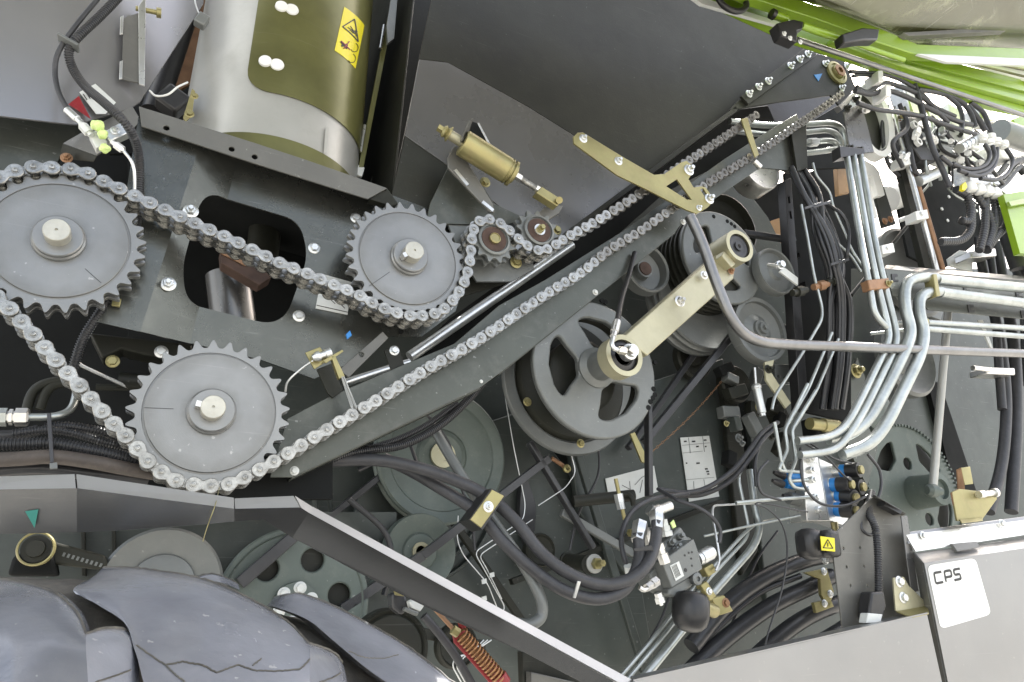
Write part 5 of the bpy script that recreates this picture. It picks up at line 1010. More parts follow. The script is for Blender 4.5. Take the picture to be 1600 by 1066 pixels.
for k, pts in enumerate(([(1270, 255), (1275, 275), (1297, 300), (1302, 325), (1318, 360), (1330, 390), (1350, 420)], [(1252, 320), (1262, 372), (1272, 430), (1285, 482), (1284, 500), (1255, 550), (1210, 620), (1206, 640)], [(1308, 380), (1330, 400), (1345, 425)], [(1300, 520), (1262, 610), (1226, 672)], [(1310, 530), (1275, 612), (1237, 674)])):
    tube('thin_steel_line', [(x, y, -.0 if k < 3 else -.02) for x, y in pts], .0038, 'pipe_zinc', L=(('thin steel line from the chain end down to the pipe bundle', 'thin steel line bending down the black column to the idler arm', 'short thin steel line beside the pipe bundle', 'left of two parallel steel lines under the handrail', 'right of two parallel steel lines under the handrail')[k], 'pipe'), f=.02, seg=10)
cl = T('dark_cable_clamps', ('small gold-dark clamps with studs on the black column', 'clamp'), 1270, 450, .0)
for x, y in ((1250, 456), (1283, 447), (1303, 440)): B().turn((x-12, y+2, .0), (x+10, y-3, .0), [(0, .009), (.3, .009), (.31, .014), (.7, .014), (.71, .009), (1, .009)], 10).mk('clamp_stud', 'dark_paint' if x != 1283 else 'copper_brown', cl)
# small parts between handrail and silver block
ti = T('pale_lever', ('pale gold bent lever plate under the large idler', 'lever'), 1205, 590, .1)
plate('lever_plate', [(1195, 566), (1210, 562), (1205, 582), (1236, 630), (1228, 638), (1197, 594)], .1, .006, 'pale_gold', ti)
bolt(1200, 577, .1, 5, ti, 'dark_paint', 'nut')
zs = T('zinc_damper', ('upright zinc damper cylinder left of the pale gold lever', 'damper'), 1186, 620, .12)
B().turn((1181, 600, .12), (1192, 650, .12), [(0, .008), (.08, .013), (.14, .013), (.16, .011), (.9, .011), (.92, .008), (1, .008)], 24).mk('damper_body', 'zinc', zs); rod('damper_rod', (1179, 575, .12), (1181, 602, .12), .004, 'steel', zs)
plate('perforated_disc', [(1210, 570), (1245, 569), (1250, 585), (1243, 596), (1226, 598), (1212, 590)], .2, .01, 'pulley_grey', L=('small half-round plate with a row of holes under the handrail', 'plate'), holes=[(1217, 589, .006), (1226, 591, .006), (1234, 590, .006), (1242, 586, .006)])
sm = T('gold_solenoid', ('dark gold solenoid coil above the silver manifold', 'solenoid'), 1290, 665, .1)
B().turn((1265, 662, .1), (1312, 668, .1), [(0, .016), (.4, .016), (.42, .019), (.9, .019), (.92, .012), (1, .012)], 20).mk('coil_body', 'gold_zinc', sm); B().box((1290, 672, .13), (.13, .05, .05)).mk('coil_housing', 'cavity', sm, bev=.005)
plate('motor_bracket', [(1340, 560), (1322, 600), (1325, 700), (1355, 760), (1372, 700), (1345, 640), (1352, 590)], .2, .01, 'green_grey', L=('grey-green upright bracket behind the bent pipes', 'bracket'))
bolt(1337, 580, .19, 8, None, 'gold_zinc', 'nut', L=('gold nut on the upright bracket behind the bent pipes', 'nut'))
# right back: dark wall, thick hoses
plate('right_inner_wall', [(1400, 470), (1760, 490), (1760, 900), (1380, 900), (1420, 700)], .5, .02, 'dark_paint', L=('dark inner wall at the right behind the cast green wheel', 'wall panel'))
plate('dark_gusset', [(1448, 590), (1470, 600), (1530, 780), (1500, 800)], .4, .02, 'cavity', L=('dark slanting rib right of the push rod', 'rib'))
vh = T('vertical_hose_group', ('thick black vertical hoses behind the rail at the right edge', 'hose'), 1570, 600, .12)
for pts, r_ in (([(1530, 372), (1532, 400), (1540, 440), (1560, 520), (1572, 620), (1566, 720), (1545, 800)], .017), ([(1556, 380), (1564, 420), (1575, 480), (1586, 560), (1588, 660), (1580, 800)], .019), ([(1575, 370), (1590, 420), (1602, 470), (1606, 600)], .02), ([(1545, 380), (1550, 420), (1556, 480), (1560, 560), (1566, 640)], .014)): tube('hose', [(x, y, .14) for x, y in pts], r_, 'rubber_hose', vh, seg=16)
slab('band_clamp', [(1542, 574, .1), (1586, 575, .1), (1587, 586, .1), (1543, 584, .1)], .06, 'steel', vh, bev=.004); rod('clamp_screw', (1520, 575, .1), (1545, 578, .1), .008, 'steel', vh)
slab('band_clamp', [(1516, 392, .08), (1556, 388, .08), (1558, 400, .08), (1518, 403, .08)], .06, 'steel', vh, bev=.004)
for x, y in ((1528, 610), (1546, 644), (1560, 595)): B().lathe(P(x, y, .49), (0, -1, 0), [(.006, 0), (.006, .003), (0, .003)], 10).mk('wall_rivet', 'label', None, ('tiny bright rivet on the dark right wall, '+{1528: 'left one below the horizontal pipes', 1546: 'lowest one beside the vertical hoses', 1560: 'one next to the band clamp'}[x], 'rivet', 'rivets on the right inner wall'))
slab('white_gusset', [(1482, 404, .15), (1500, 391, .15), (1520, 395, .15), (1520, 425, .15), (1485, 415, .15)], .01, 'label', L=('pale rounded gusset plate above the rail', 'gusset'), bev=.002)
slab('white_strip', [(1528, 500, .05), (1536, 500, .05), (1552, 545, .05), (1549, 546, .05)], .005, 'label', L=('thin pale strip hanging below the horizontal pipes', 'strip'))
# ================================================================ UPPER RIGHT TANGLE (white parts are coloured to look overexposed)
plate('dark_valve_back', [(1398, 300), (1450, 262), (1530, 320), (1535, 372), (1470, 425), (1420, 400)], .25, .01, 'cavity', L=('dark plate with small bright rivets behind the corrugated hoses', 'plate'))
plate('column_back', [(1180, 300), (1330, 245), (1350, 440), (1180, 440)], .55, .02, 'cavity', L=('dark back plate behind the grooved pulley and black column', 'plate'))  # dark sheet added so bright sky does not show through
plate('timber_board', [(1308, 262), (1326, 258), (1330, 300), (1311, 304)], .45, .02, 'orange', L=('orange board glimpsed left of the vertical pipe bundle', 'board'))
plate('timber_board', [(1205, 345), (1235, 335), (1238, 400), (1205, 405)], .5, .02, 'orange', L=('tan board glimpsed between the pulleys and the black column', 'board'))
for x, y in ((1471, 327), (1480, 345), (1482, 308), (1525, 330)): B().lathe(P(x, y, .25), (0, -1, 0), [(.007, 0), (.007, .004), (0, .004)], 8).mk('bright_rivet', 'white_paint', None, ('tiny bright rivet on the dark plate by the corrugated hoses, '+{1471: 'left one', 1480: 'lowest one', 1482: 'topmost one', 1525: 'right one'}[x], 'rivet', 'rivets on the dark upper plate'))
uh = T('upper_hose_tangle', ('tangle of grey hydraulic hoses fanning across the bright upper right', 'hose'), 1440, 150, -.1)
for pts, r_ in (([(1328, 112), (1376, 116), (1405, 124), (1440, 146), (1462, 172), (1482, 192)], .008), ([(1338, 136), (1356, 144), (1380, 130), (1402, 134), (1432, 146), (1462, 168), (1492, 182)], .009), ([(1336, 142), (1362, 147), (1385, 141), (1420, 153), (1460, 174), (1500, 191), (1518, 195)], .010), ([(1340, 161), (1370, 171), (1400, 175), (1440, 182), (1480, 196), (1524, 210)], .009), ([(1428, 130), (1440, 170), (1455, 225), (1472, 264), (1484, 292)], .011), ([(1434, 140), (1470, 146), (1500, 158), (1516, 176), (1524, 198)], .010), ([(1480, 150), (1498, 166), (1504, 186), (1502, 205)], .009), ([(1516, 160), (1536, 176), (1546, 200), (1550, 214)], .010), ([(1332, 119), (1350, 118), (1374, 120)], .006), ([(1512, 165), (1530, 188), (1540, 205)], .012)): tube('hose', [(x, y, -.1) for x, y in pts], r_*.8, 'rubber_hose', uh, seg=12)
for x, y in ((1376, 118), (1388, 140)): slab('hose_tie', [(x-4, y-8, -.125), (x+4, y-8, -.125), (x+5, y+10, -.125), (x-3, y+10, -.125)], .05, 'white_paint', uh, bev=.002)
vbx = T('black_connector_box', ('black connector box with two round sockets under the hose tangle', 'connector box'), 1436, 225, -.05)
slab('box_body', [(1418, 182, -.03), (1432, 184, -.03), (1450, 230, -.03), (1464, 252, -.03), (1440, 250, -.03), (1424, 225, -.03)], .06, 'black_plastic', vbx, bev=.004)
for x, y in ((1426, 197), (1432, 224)): B().lathe(P(x, y, -.035), (0, -1, 0), [(.007, 0), (.014, 0), (.014, .012), (.007, .012)], 20, caps=False).mk('socket_ring', 'white_paint', vbx)
ms = T('white_valve_bank', ('valve bank whitened to look overexposed, with round caps and looping cables at upper right', 'valve'), 1530, 240, -.05)
for x, y, w_, h_ in ((1415, 165, .06, .14), (1455, 205, .08, .12), (1482, 190, .07, .10), (1500, 215, .08, .12), (1470, 240, .07, .08), (1530, 185, .09, .06), (1520, 285, .14, .09), (1550, 292, .12, .07), (1560, 245, .08, .05)):
    B().box((x, y, .02), (w_, .06, h_), Matrix.Rotation(random.uniform(-.2, .5), 3, 'Y')).mk('valve_section', random.choice(('white_paint', 'steel', 'white_paint', 'zinc')), ms, bev=.006)
for x, y in ((1505, 195), (1468, 192), (1490, 225), (1460, 222), (1475, 212), (1512, 240), (1500, 250), (1530, 255)): B().turn((x, y, -.04), (x+random.uniform(-10, 10), y+random.uniform(-12, 4), -.06), [(0, .014), (.5, .014), (.52, .010), (1, .010)], 6).mk('union_nut', random.choice(('steel', 'zinc', 'white_paint')), ms)
for x, y in ((1534, 214), (1547, 213), (1556, 220), (1567, 224), (1545, 222)): B().turn((x, y-2, -.1), (x+2, y+8, -.1), [(0, .012), (.1, .016), (.7, .016), (.75, .011), (1, .011)], 20).mk('round_cap', 'white_paint', ms)
for k in range(5): B().turn((1499+k*6, 232-k*3.5, -.08), (1504+k*6, 229-k*3.5, -.08), [(0, .016), (.6, .019), (1, .016)], 20).mk('coil_ring', 'zinc', ms)
for x, y in ((1514, 294), (1528, 297), (1541, 300), (1553, 303)): B().turn((x, y-8, -.1), (x+5, y+6, -.1), [(0, .012), (.3, .017), (.9, .017), (1, .012)], 16).mk('hose_cap', 'white_paint', ms)
slab('yellow_clip', [(1504, 288, -.13), (1509, 284, -.13), (1512, 292, -.13), (1508, 298, -.13), (1503, 296, -.13)], .01, 'yellow', ms, bev=.001)
rod('lever_cylinder', (1434, 284, -.0), (1464, 270, -.0), .018, 'zinc', ms)
for pts in ([(1538, 225), (1546, 240), (1541, 256), (1525, 264), (1505, 263), (1488, 256)], [(1551, 228), (1554, 246), (1542, 264), (1518, 271), (1498, 266)], [(1558, 232), (1556, 252), (1548, 266), (1530, 275), (1510, 272)], [(1572, 232), (1582, 250), (1574, 270), (1556, 281), (1532, 279)], [(1486, 258), (1470, 245)]): tube('control_cable', [(x, y, -.12) for x, y in pts], .007, 'rubber_hose', ms, seg=10)
cr_ = T('corrugated_hose_group', ('corrugated dark hoses dropping from the white caps into a clamp', 'hose'), 1540, 350, -.05)
for pts in ([(1524, 302), (1536, 320), (1547, 340), (1550, 360), (1540, 388)], [(1540, 305), (1540, 330), (1538, 360), (1530, 392)], [(1552, 306), (1556, 330), (1553, 356), (1542, 392)], [(1565, 310), (1575, 330), (1572, 352), (1556, 370), (1545, 385)], [(1494, 296), (1510, 306), (1517, 325), (1514, 345), (1502, 345)], [(1518, 330), (1516, 360), (1500, 376), (1470, 378)]): tube('corrugated_hose', [(x, y, -.08) for x, y in pts], .013, 'conduit', cr_, corr=.012, seg=12)
for pts, r_ in (([(1565, 330), (1575, 370), (1592, 420)], .026), ([(1585, 350), (1600, 400), (1610, 430)], .024), ([(1560, 280), (1575, 260), (1592, 250), (1620, 250)], .018), ([(1550, 300), (1570, 285), (1590, 262), (1600, 270)], .014)): tube('thick_hose', [(x, y, .0) for x, y in pts], r_, 'rubber_hose', cr_, seg=14)
rod('grey_cross_tube', (1560, 205, .15), (1660, 240, .15), S(1590, 215, .15, 18), 'pulley_grey', L=('fat grey cross tube at the far right under the green beam', 'tube'), seg=32)
rod('dark_cross_tube', (1540, 360, .25), (1660, 270, .25), .04, 'dark_paint', L=('dark slanting tube at the far right below the looping cables', 'tube'))
gfp = T('lime_side_post', ('lime green framed panel showing at the far right edge', 'frame'), 1590, 340, .3)
plate('post_sheet', [(1568, 304), (1700, 280), (1700, 400), (1594, 396)], -.12, .02, 'lime', gfp); slab('post_rib', [(1576, 315, -.13), (1700, 290, -.13), (1700, 300, -.14), (1580, 322, -.14)], .01, 'lime', gfp)
plate('post_sheet', [(1583, 186), (1700, 140), (1700, 240), (1596, 212)], .2, .02, 'lime', gfp)
rod('thin_dark_line', (1330, 462, .1), (1420, 350, .1), .006, 'dark_paint', L=('thin dark line crossing behind the chrome rail', 'pipe'))
plate('frame_sheet', [(1380, 405), (1412, 395), (1480, 470), (1470, 500), (1385, 470)], .4, .01, 'pulley_grey', L=('grey sheet behind the left end of the rail', 'sheet'))

random.seed(21)
xt = T('small_fitting_cluster', ('crowd of small bright unions and nuts among the upper right hoses', 'fitting'), 1470, 200, .0)
for k in range(46):
    x = random.uniform(1340, 1570); y = 118+(x-1340)*.42+random.uniform(5, 95)
    if 1345 < x < 1400 and 145 < y < 245: continue
    a = random.uniform(0, 6.28); l = random.uniform(7, 16); r_ = random.uniform(.006, .013)
    B().turn((x, y, random.uniform(-.05, .08)), (x+l*math.cos(a), y+l*math.sin(a), random.uniform(-.08, .05)), [(0, r_*.7), (.3, r_*.7), (.31, r_), (.7, r_), (.71, r_*.6), (1, r_*.6)], random.choice((6, 6, 16))).mk('union', random.choice(('zinc', 'steel', 'pipe_zinc', 'white_paint', 'dark_paint', 'gold_zinc')), xt)
xh = T('thin_hose_tangle', ('crisscrossing thin dark hoses and lines behind the upper right valve bank', 'hose'), 1480, 210, .0)
for k in range(22):
    x = random.uniform(1385, 1520); y = 130+(x-1340)*.40+random.uniform(0, 45); x2 = x+random.uniform(-30, 90); y2 = y+random.uniform(40, 130); yy = random.uniform(-.06, .12)
    tube('hose', [(x, y, yy), (lerp(x, x2, .3)+random.uniform(-18, 18), lerp(y, y2, .3)+random.uniform(-10, 14), yy), (lerp(x, x2, .7)+random.uniform(-22, 22), lerp(y, y2, .7)+random.uniform(-10, 14), yy), (x2, y2, yy+.03)], random.uniform(.0035, .008), random.choice(('rubber_hose', 'conduit', 'rubber_hose', 'pipe_zinc')), xh, seg=8)
xb = T('valve_section_row', ('stacked grey and white valve sections at the right of the chrome rail', 'valve'), 1480, 260, .1)
for k in range(16):
    x = 1404+random.uniform(0, 150); y = 175+(x-1400)*.55+random.uniform(-25, 50)
    B().box((x, y, random.uniform(.08, .16)), (random.uniform(.03, .09), .05, random.uniform(.04, .10)), Matrix.Rotation(random.uniform(.2, .5), 3, 'Y')).mk('valve_section', random.choice(('pulley_grey', 'white_paint', 'dark_paint', 'zinc', 'grey_paint')), xb, bev=.004)

# ================================================================ GREEN HOOD
hd = T('green_hood_frame', ('raised lime green hood frame with olive inner skin across the top right', 'hood'), 1400, 80, -.1)
slab('inner_skin', [(1230, -60, -.42), (1760, -60, -.42), (1760, 75, -.15), (1600, 84, -.15), (1434, 72, -.15), (1376, 46, -.16), (1278, 8, -.18)], V((0, .01, .01)), 'hood_skin', hd, bev=0)
slab('upper_beam', [(1195, -20, -.2), (1278, 9, -.2), (1285, 10, -.2), (1375, 44, -.2), (1434, 69, -.2), (1700, 79, -.2), (1700, 98, -.2), (1434, 86, -.2), (1366, 64, -.2), (1275, 29, -.2), (1180, -2, -.2), (1140, -20, -.2)], .03, 'lime', hd, bev=.003)
hA = P(1112, -6, -.12); hB = P(1430, 100, -.12); hd_ = (hA-hB).normalized()
slab('inner_skin', [hA+V((0, .02, .02)), hA+hd_*2.6+V((0, .02, .02)), hA+hd_*2.6+V((0, -1.3, .55)), P(1230, -60, -.42)+V((0, -1.0, .6)), P(1230, -60, -.42), P(1278, 8, -.18)], V((0, .01, .01)), 'hood_skin', hd, bev=0)
slab('middle_lip', [(1412, 51, -.22), (1700, 34, -.22), (1700, 42, -.22), (1420, 56, -.22)], .02, 'grey_paint', hd)
slab('lower_beam', [(1112, -4, -.12), (1180, 0, -.12), (1275, 32, -.12), (1340, 56, -.12), (1420, 92, -.12), (1700, 168, -.12), (1700, 196, -.12), (1560, 166, -.12), (1430, 124, -.12), (1345, 92, -.12), (1250, 60, -.12)], .03, 'lime', hd, bev=.003)
slab('beam_step', [(1300, 60, -.14), (1420, 102, -.14), (1700, 178, -.14), (1700, 186, -.14), (1420, 108, -.14), (1300, 66, -.14)], .02, 'lime', hd, bev=.002)
slab('shade_web', [(1366, 62, -.16), (1434, 85, -.16), (1500, 100, -.13), (1700, 150, -.13), (1700, 168, -.13), (1420, 96, -.13)], .01, 'lime', hd)
slab('pale_seal', [(1434, 84, -.21), (1700, 96, -.21), (1700, 106, -.21), (1480, 97, -.21)], .01, 'label', hd)
slab('pale_strip', [(1497, 94, -.15), (1700, 104, -.15), (1700, 152, -.15)], .01, 'white_paint', hd)
for a, c in (((1520, 98), (1700, 142)), ((1550, 97), (1700, 128))): slab('strip_rib', [(a[0], a[1], -.155), (c[0], c[1], -.155), (c[0], c[1]+3, -.155), (a[0], a[1]+2, -.155)], .004, 'olive', hd, bev=0)
slab('edge_trim', [(1080, -6, -.13), (1104, -2, -.13), (1218, 34, -.13), (1216, 40, -.13), (1096, 6, -.13)], .01, 'label', hd)
rod('silver_rod', (1246, 62, -.16), (1700, 214, -.16), S(1400, 110, -.16, 3.8), 'bare_steel', L=('long bright silver rod along the underside of the green beam', 'rod'))
gsb = T('gas_strut', ('lime green tube strut with black end brackets on the hood beam', 'strut'), 1290, 50, -.2)
rod('strut_tube', (1252, 40, -.2), (1318, 63, -.2), S(1290, 50, -.2, 6), 'lime', gsb); rod('strut_tube', (1330, 66, -.2), (1412, 94, -.2), S(1370, 80, -.2, 4), 'lime', gsb)
rod('strut_end', (1208, 22, -.2), (1228, 30, -.2), S(1216, 26, -.2, 7), 'lime', gsb); rod('strut_cap', (1205, 21, -.2), (1210, 24, -.2), S(1216, 26, -.2, 8), 'black_plastic', gsb)
slab('mount_bracket', [(1214, 36, -.22), (1240, 30, -.22), (1256, 34, -.22), (1254, 46, -.22), (1246, 48, -.22), (1246, 66, -.22), (1222, 56, -.22)], .03, 'black_plastic', gsb, bev=.003)
for x, y in ((1225, 53), (1234, 60), (1250, 66)): bolt(x, y, -.22, 3, gsb, 'label')
slab('latch_handle', [(1316, 53, -.24), (1348, 43, -.24), (1375, 45, -.24), (1372, 62, -.24), (1350, 62, -.24), (1320, 67, -.24)], .03, 'black_plastic', gsb, bev=.004)
tube('rubber_loop', [(1120, -6, -.18), (1132, 10, -.18), (1152, 18, -.18), (1166, 10, -.18), (1162, -8, -.18)], .008, 'black_plastic', L=('black rubber loop hanging at the top edge by the green beam', 'loop'))

# ================================================================ LEFT LOWER BAY
wr = T('wiring_harness', ('bundle of corrugated black conduits and a brown hose above the fender strip', 'cable bundle'), 100, 695, .02)
tube('corrugated_conduit', [(70, 668, .04), (100, 666, .04), (130, 669, .04), (165, 677, .04), (200, 693, .05), (250, 712, .08)], .0078, 'conduit', wr, corr=.0042)
tube('corrugated_conduit', [(20, 678, .03), (70, 672, .03), (110, 676, .03), (160, 690, .03), (205, 702, .04), (260, 722, .07)], .0066, 'conduit', wr, corr=.004)
tube('corrugated_conduit', [(-30, 694, .01), (30, 694, .01), (82, 693, .01), (144, 704, .01), (200, 716, .02), (260, 728, .05)], .0095, 'conduit', wr, corr=.0044)
tube('brown_hose', [(-30, 720, .0), (30, 717, .0), (82, 714, .0), (144, 722, .0), (206, 734, .02), (280, 746, .05)], .0105, 'brown_hose', wr, seg=16)
tube('black_hose', [(-30, 738, .03), (60, 732, .03), (140, 740, .03), (230, 750, .05)], .010, 'conduit', wr)
tube('black_hose', [(-30, 680, .05), (20, 680, .05), (60, 672, .05)], .008, 'rubber_hose', wr)
slab('cable_tie', [(73, 646, .0), (80, 645, .0), (84, 722, -.014), (78, 724, -.014)], .003, 'rubber_hose', wr); slab('tie_head', [(77, 724, -.016), (89, 722, -.016), (90, 732, -.016), (78, 733, -.016)], .005, 'pulley_grey', wr)
hf = T('hydraulic_pipe_joint', ('zinc pipe with big union nuts entering from the left edge above the harness', 'pipe'), 40, 652, .03)
tube('zinc_pipe', [(40, 652, .03), (85, 652, .03), (112, 642, .04), (120, 615, .06), (118, 590, .1)], .0058, 'pipe_zinc', hf, f=.03)
B().turn((-20, 652, .03), (11, 652, .03), [(0, .0135), (1, .0135)], 6).mk('union_nut', 'pipe_zinc', hf); B().turn((11, 652, .03), (24, 652, .03), [(0, .009), (.2, .009), (.25, .012), (.7, .012), (.75, .009), (1, .009)], 6).mk('collar_nut', 'steel', hf); B().turn((24, 652, .03), (46, 652, .03), [(0, .0135), (.85, .0135), (1, .011)], 6).mk('union_nut', 'steel', hf)
for pts in ([(40, 650), (48, 615), (65, 600), (95, 594)], [(62, 640), (72, 610), (90, 598), (130, 600)]): tube('dark_pipe', [(x, y, .2) for x, y in pts], .008, 'dark_paint', L=('dim dark pipe bending up behind the left harness, '+('left one nearer the union nuts' if pts[0][0] == 40 else 'right one nearer the chain'), 'pipe', 'dim dark pipes in the left bay'), f=.03)
tube('vent_pipe', [(165, 478, .06), (146, 512, .06), (118, 558, .07), (120, 568, .08), (150, 582, .1), (200, 605, .15)], .003, 'zinc', L=('thin zinc line bending behind the lower left chain strand', 'pipe'), f=.015)
B().box((182, 473, .04), (.012, .006, .014)).mk('conduit_clip', 'gold_zinc', None, ('small gold clip on the conduit below the left sprocket', 'clip'), bev=.001)
for x, y, k in ((176, 565, 'gold_zinc'), (252, 550, 'zinc')): bolt(x, y, .12, 7, None, k, L=('brass nut in the dark bay left of the lowest sprocket' if x == 176 else 'zinc nut tucked behind the top left teeth of the lowest sprocket', 'nut'))
rod('dark_axle', (185, 594, .15), (230, 598, .15), .014, 'dark_paint', L=('dark axle stub left of the lowest sprocket', 'axle')); rod('dark_lever', (150, 605, .18), (240, 606, .18), .006, 'dark_paint', L=('thin dark lever left of the lowest sprocket', 'lever'))
slab('dark_beam', [(140, 520, .13), (300, 538, .13), (300, 556, .13), (230, 556, .13), (190, 545, .13), (160, 560, .13)], .05, 'dark_paint', L=('dark beam just under the folded grey sheet', 'beam'), bev=.003)
slab('void_sheet', [(300, 725, .08), (520, 700, .08), (520, 780, .08), (330, 780, .08)], .02, 'cavity', L=('black void sheet behind the lowest sprocket and the guard foot', 'plate'))  # black sheet standing in for the unlit gap
# behind the tyre
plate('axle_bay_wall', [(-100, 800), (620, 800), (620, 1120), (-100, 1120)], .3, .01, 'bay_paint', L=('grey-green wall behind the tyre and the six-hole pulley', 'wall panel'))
for x in (130, 178): slab('wall_rib', [(x-4, 820, .27), (x+2, 820, .27), (x+4, 900, .27), (x-2, 900, .27)], .03, 'dark_paint', L=('thin upright rib behind the tyre left of the plain grey pulley' if x == 178 else 'thin upright rib right of the round gold hub nut', 'rib'))
gn = T('gold_hub_nut', ('round gold-rimmed hub nut with a dark cast arm behind the tyre', 'hub'), 58, 858, .1)
B().lathe(P(57, 858, .12), (0, -1, 0), [(.022, .004), (.022, .010), (.024, .011), (.0255, .008), (.0255, 0)], 36, caps=False).mk('hub_rim', 'gold_zinc', gn)
B().lathe(P(57, 858, .12), (0, -1, 0), [(.020, 0), (.020, .006), (.013, .006), (.012, .016), (0, .016)], 36).mk('hub_nut', 'dark_paint', gn)
slab('cast_arm', [(70, 838, .14), (90, 848, .14), (165, 868, .14), (168, 884, .14), (150, 890, .14), (70, 880, .14)], .03, 'dark_paint', gn, bev=.004)
for k in range(9): 
    x = 98+k*7.2; line('cast_letter', (x, 866+k*2.1), (x+3.5, 867+k*2.1), .006, .1385, .002, 'pulley_grey', gn)
slab('dark_socket', [(20, 868, .13), (80, 850, .13), (90, 900, .13), (10, 900, .13)], .05, 'cavity', gn, bev=.006)

# ================================================================ FENDER STRIP
YF = -.16
fs = T('fender_strip', ('bent metal fender strip, face toned dark and top edge toned bright, above the tyre', 'fender strip'), 400, 800, YF)
face = [(-80, 766), (120, 763), (240, 777), (366, 795), (469, 793), (482, 801), (700, 920), (965, 1069), (1000, 1100), (900, 1100), (840, 1066), (609, 923), (457, 838), (412, 812), (322, 819), (187, 829), (-80, 836)]
def fd(x, y): return YF+(.012 if (y > 812 and x < 440) or (x > 440 and y-803 > (x-482)*.545+18) else 0)
slab('front_face', [(x, y, fd(x, y)) for x, y in [(-80, 766), (120, 763), (120, 832), (-80, 836)]], .003, 'strip_metal_dim', fs, bev=0)
slab('front_face', [(x, y, fd(x, y)) for x, y in [(120, 763), (366, 795), (366, 815), (322, 819), (187, 829), (120, 832)]], .003, 'strip_metal_dim', fs, bev=0)
slab('front_face', [(366, 795, YF), (469, 793, YF), (482, 801, YF), (457, 840, YF+.03), (412, 812, YF+.012), (366, 815, YF+.012)], .003, 'strip_metal_dim', fs, bev=0)
slab('front_face', [(482, 801, YF), (700, 920, YF), (965, 1069, YF), (1000, 1100, YF), (965, 1100, YF+.03), (905, 1064, YF+.03), (820, 1020, YF+.03), (720, 975, YF+.03), (609, 920, YF+.03), (457, 840, YF+.03)], .003, 'strip_metal_dim', fs, bev=0)
YR = YF+.010
def lip(a, c, c2, a2, g=0): slab('top_lip', [(a[0]+g, a[1], YF), (c[0]-g, c[1], YF), (c2[0]-g, c2[1], YR), (a2[0]+g, a2[1], YR)], V((0, .003, -.002)), 'strip_metal_lit', fs, bev=0)
lip((-80, 766), (119, 763), (117, 741), (-80, 747), .5)
lip((121, 763), (366, 795), (366, 778), (119, 741), .5)
lip((367, 795), (469, 793), (459, 775), (366, 779), .5)
lip((470, 793), (484, 802), (490, 793), (461, 775), .3)
lip((484, 802), (968, 1067), (996, 1067), (489, 792), 0)
slab('green_arrow_sticker', [(39, 799, YF-.001), (60, 796, YF-.001), (54, 825, YF-.001)], .0006, 'green_sticker', L=('small green arrow sticker on the left of the fender strip', 'sticker'), bev=0)
tube('plastic_strap', [(343, 762, -.10), (336, 790, YF-.006), (325, 820, YF-.004), (317, 846, -.12)], .0006, 'gold_zinc', L=('thin yellowish strap hanging over the fender strip', 'strap'))
slab('inner_gusset', [(816, 1018, -.06), (905, 1036, -.06), (960, 1066, -.06), (950, 1080, -.06), (818, 1070, -.06)], .02, 'dark_paint', L=('dark folded gusset under the right end of the fender strip', 'gusset'), bev=.002)
slab('inner_gusset', [(830, 1050, -.08), (900, 1066, -.08), (900, 1080, -.08), (830, 1080, -.08)], .02, 'grey_paint', L=('small grey tab under the dark folded gusset', 'gusset'), bev=.002)
# red spring
rs = T('red_spring_bracket', ('copper coil spring in a red bracket below the fender strip', 'spring'), 745, 1020, -.06)
slab('red_frame', [(707, 988, -.06), (722, 976, -.06), (728, 986, -.06), (728, 992, -.06), (790, 1054, -.06), (786, 1068, -.06), (768, 1070, -.06), (710, 1004, -.06)], .006, 'red', rs, bev=.002)
slab('red_ear', [(722, 975, -.075), (731, 960, -.075), (734, 962, -.075), (727, 985, -.075)], .02, 'red', rs)
a_, c_ = P(720, 990, -.085), P(783, 1062, -.085); d_ = (c_-a_); u_ = V((0, 1, 0)); v_ = d_.normalized().cross(u_).normalized(); pts = []
for k in range(15*14+1):
    t_ = k/(15*14); an = 2*math.pi*15*t_; pts.append(a_+d_*t_+(u_*math.cos(an)+v_*math.sin(an))*.0105)
B().sweep(pts, .0019, 7).mk('coil_spring', 'spring_copper', rs, smooth=60)
B().turn((706, 983, -.08), (716, 990, -.08), [(0, .005), (.1, .0075), (1, .0075)], 6).mk('lock_nut', 'gold_zinc', rs); rod('spring_rod', (676, 948, -.06), (712, 987, -.08), .0035, 'copper_brown', rs, seg=10)
B().turn((780, 1056, -.085), (788, 1068, -.085), [(0, .012), (1, .012)], 16).mk('spring_seat', 'red', rs)
js = T('grey_connector', ('small grey plug block with gold screw left of the red spring bracket', 'connector'), 645, 945, -.04)
slab('plug_body', [(640, 940, -.05), (652, 934, -.05), (665, 944, -.05), (657, 956, -.05), (643, 950, -.05)], .02, 'label', js, bev=.002); slab('plug_tail', [(634, 948, -.05), (656, 957, -.05), (652, 963, -.05), (632, 954, -.05)], .015, 'pulley_grey', js, bev=.002)
slab('plug_mount', [(612, 928, -.03), (632, 922, -.03), (640, 950, -.03), (628, 962, -.03), (614, 950, -.03)], .03, 'conduit', js, bev=.004); slab('gold_tab', [(616, 922, -.045), (630, 926, -.045), (632, 932, -.045), (618, 930, -.045)], .006, 'gold_zinc', js)
tube('damper_hose', [(662, 962, -.03), (690, 995, -.03), (715, 1030, -.03), (740, 1075, -.03)], .007, 'rubber_hose', L=('dark hose running down beside the red spring bracket', 'hose'))
for k in range(3):
    o = k*6; tube('brake_pipe', [(756+o, 1000, .05), (735+o*.6, 1022-o*.4, .05), (712+o, 1026, .05), (706+o, 1040, .05), (724+o, 1072, .05)], .0013, 'zinc', L=(('outermost', 'middle', 'innermost')[k]+' thin bright pipe loop below the fender strip by the red spring', 'pipe', 'pipe loops by the red spring'), f=.01, seg=8)

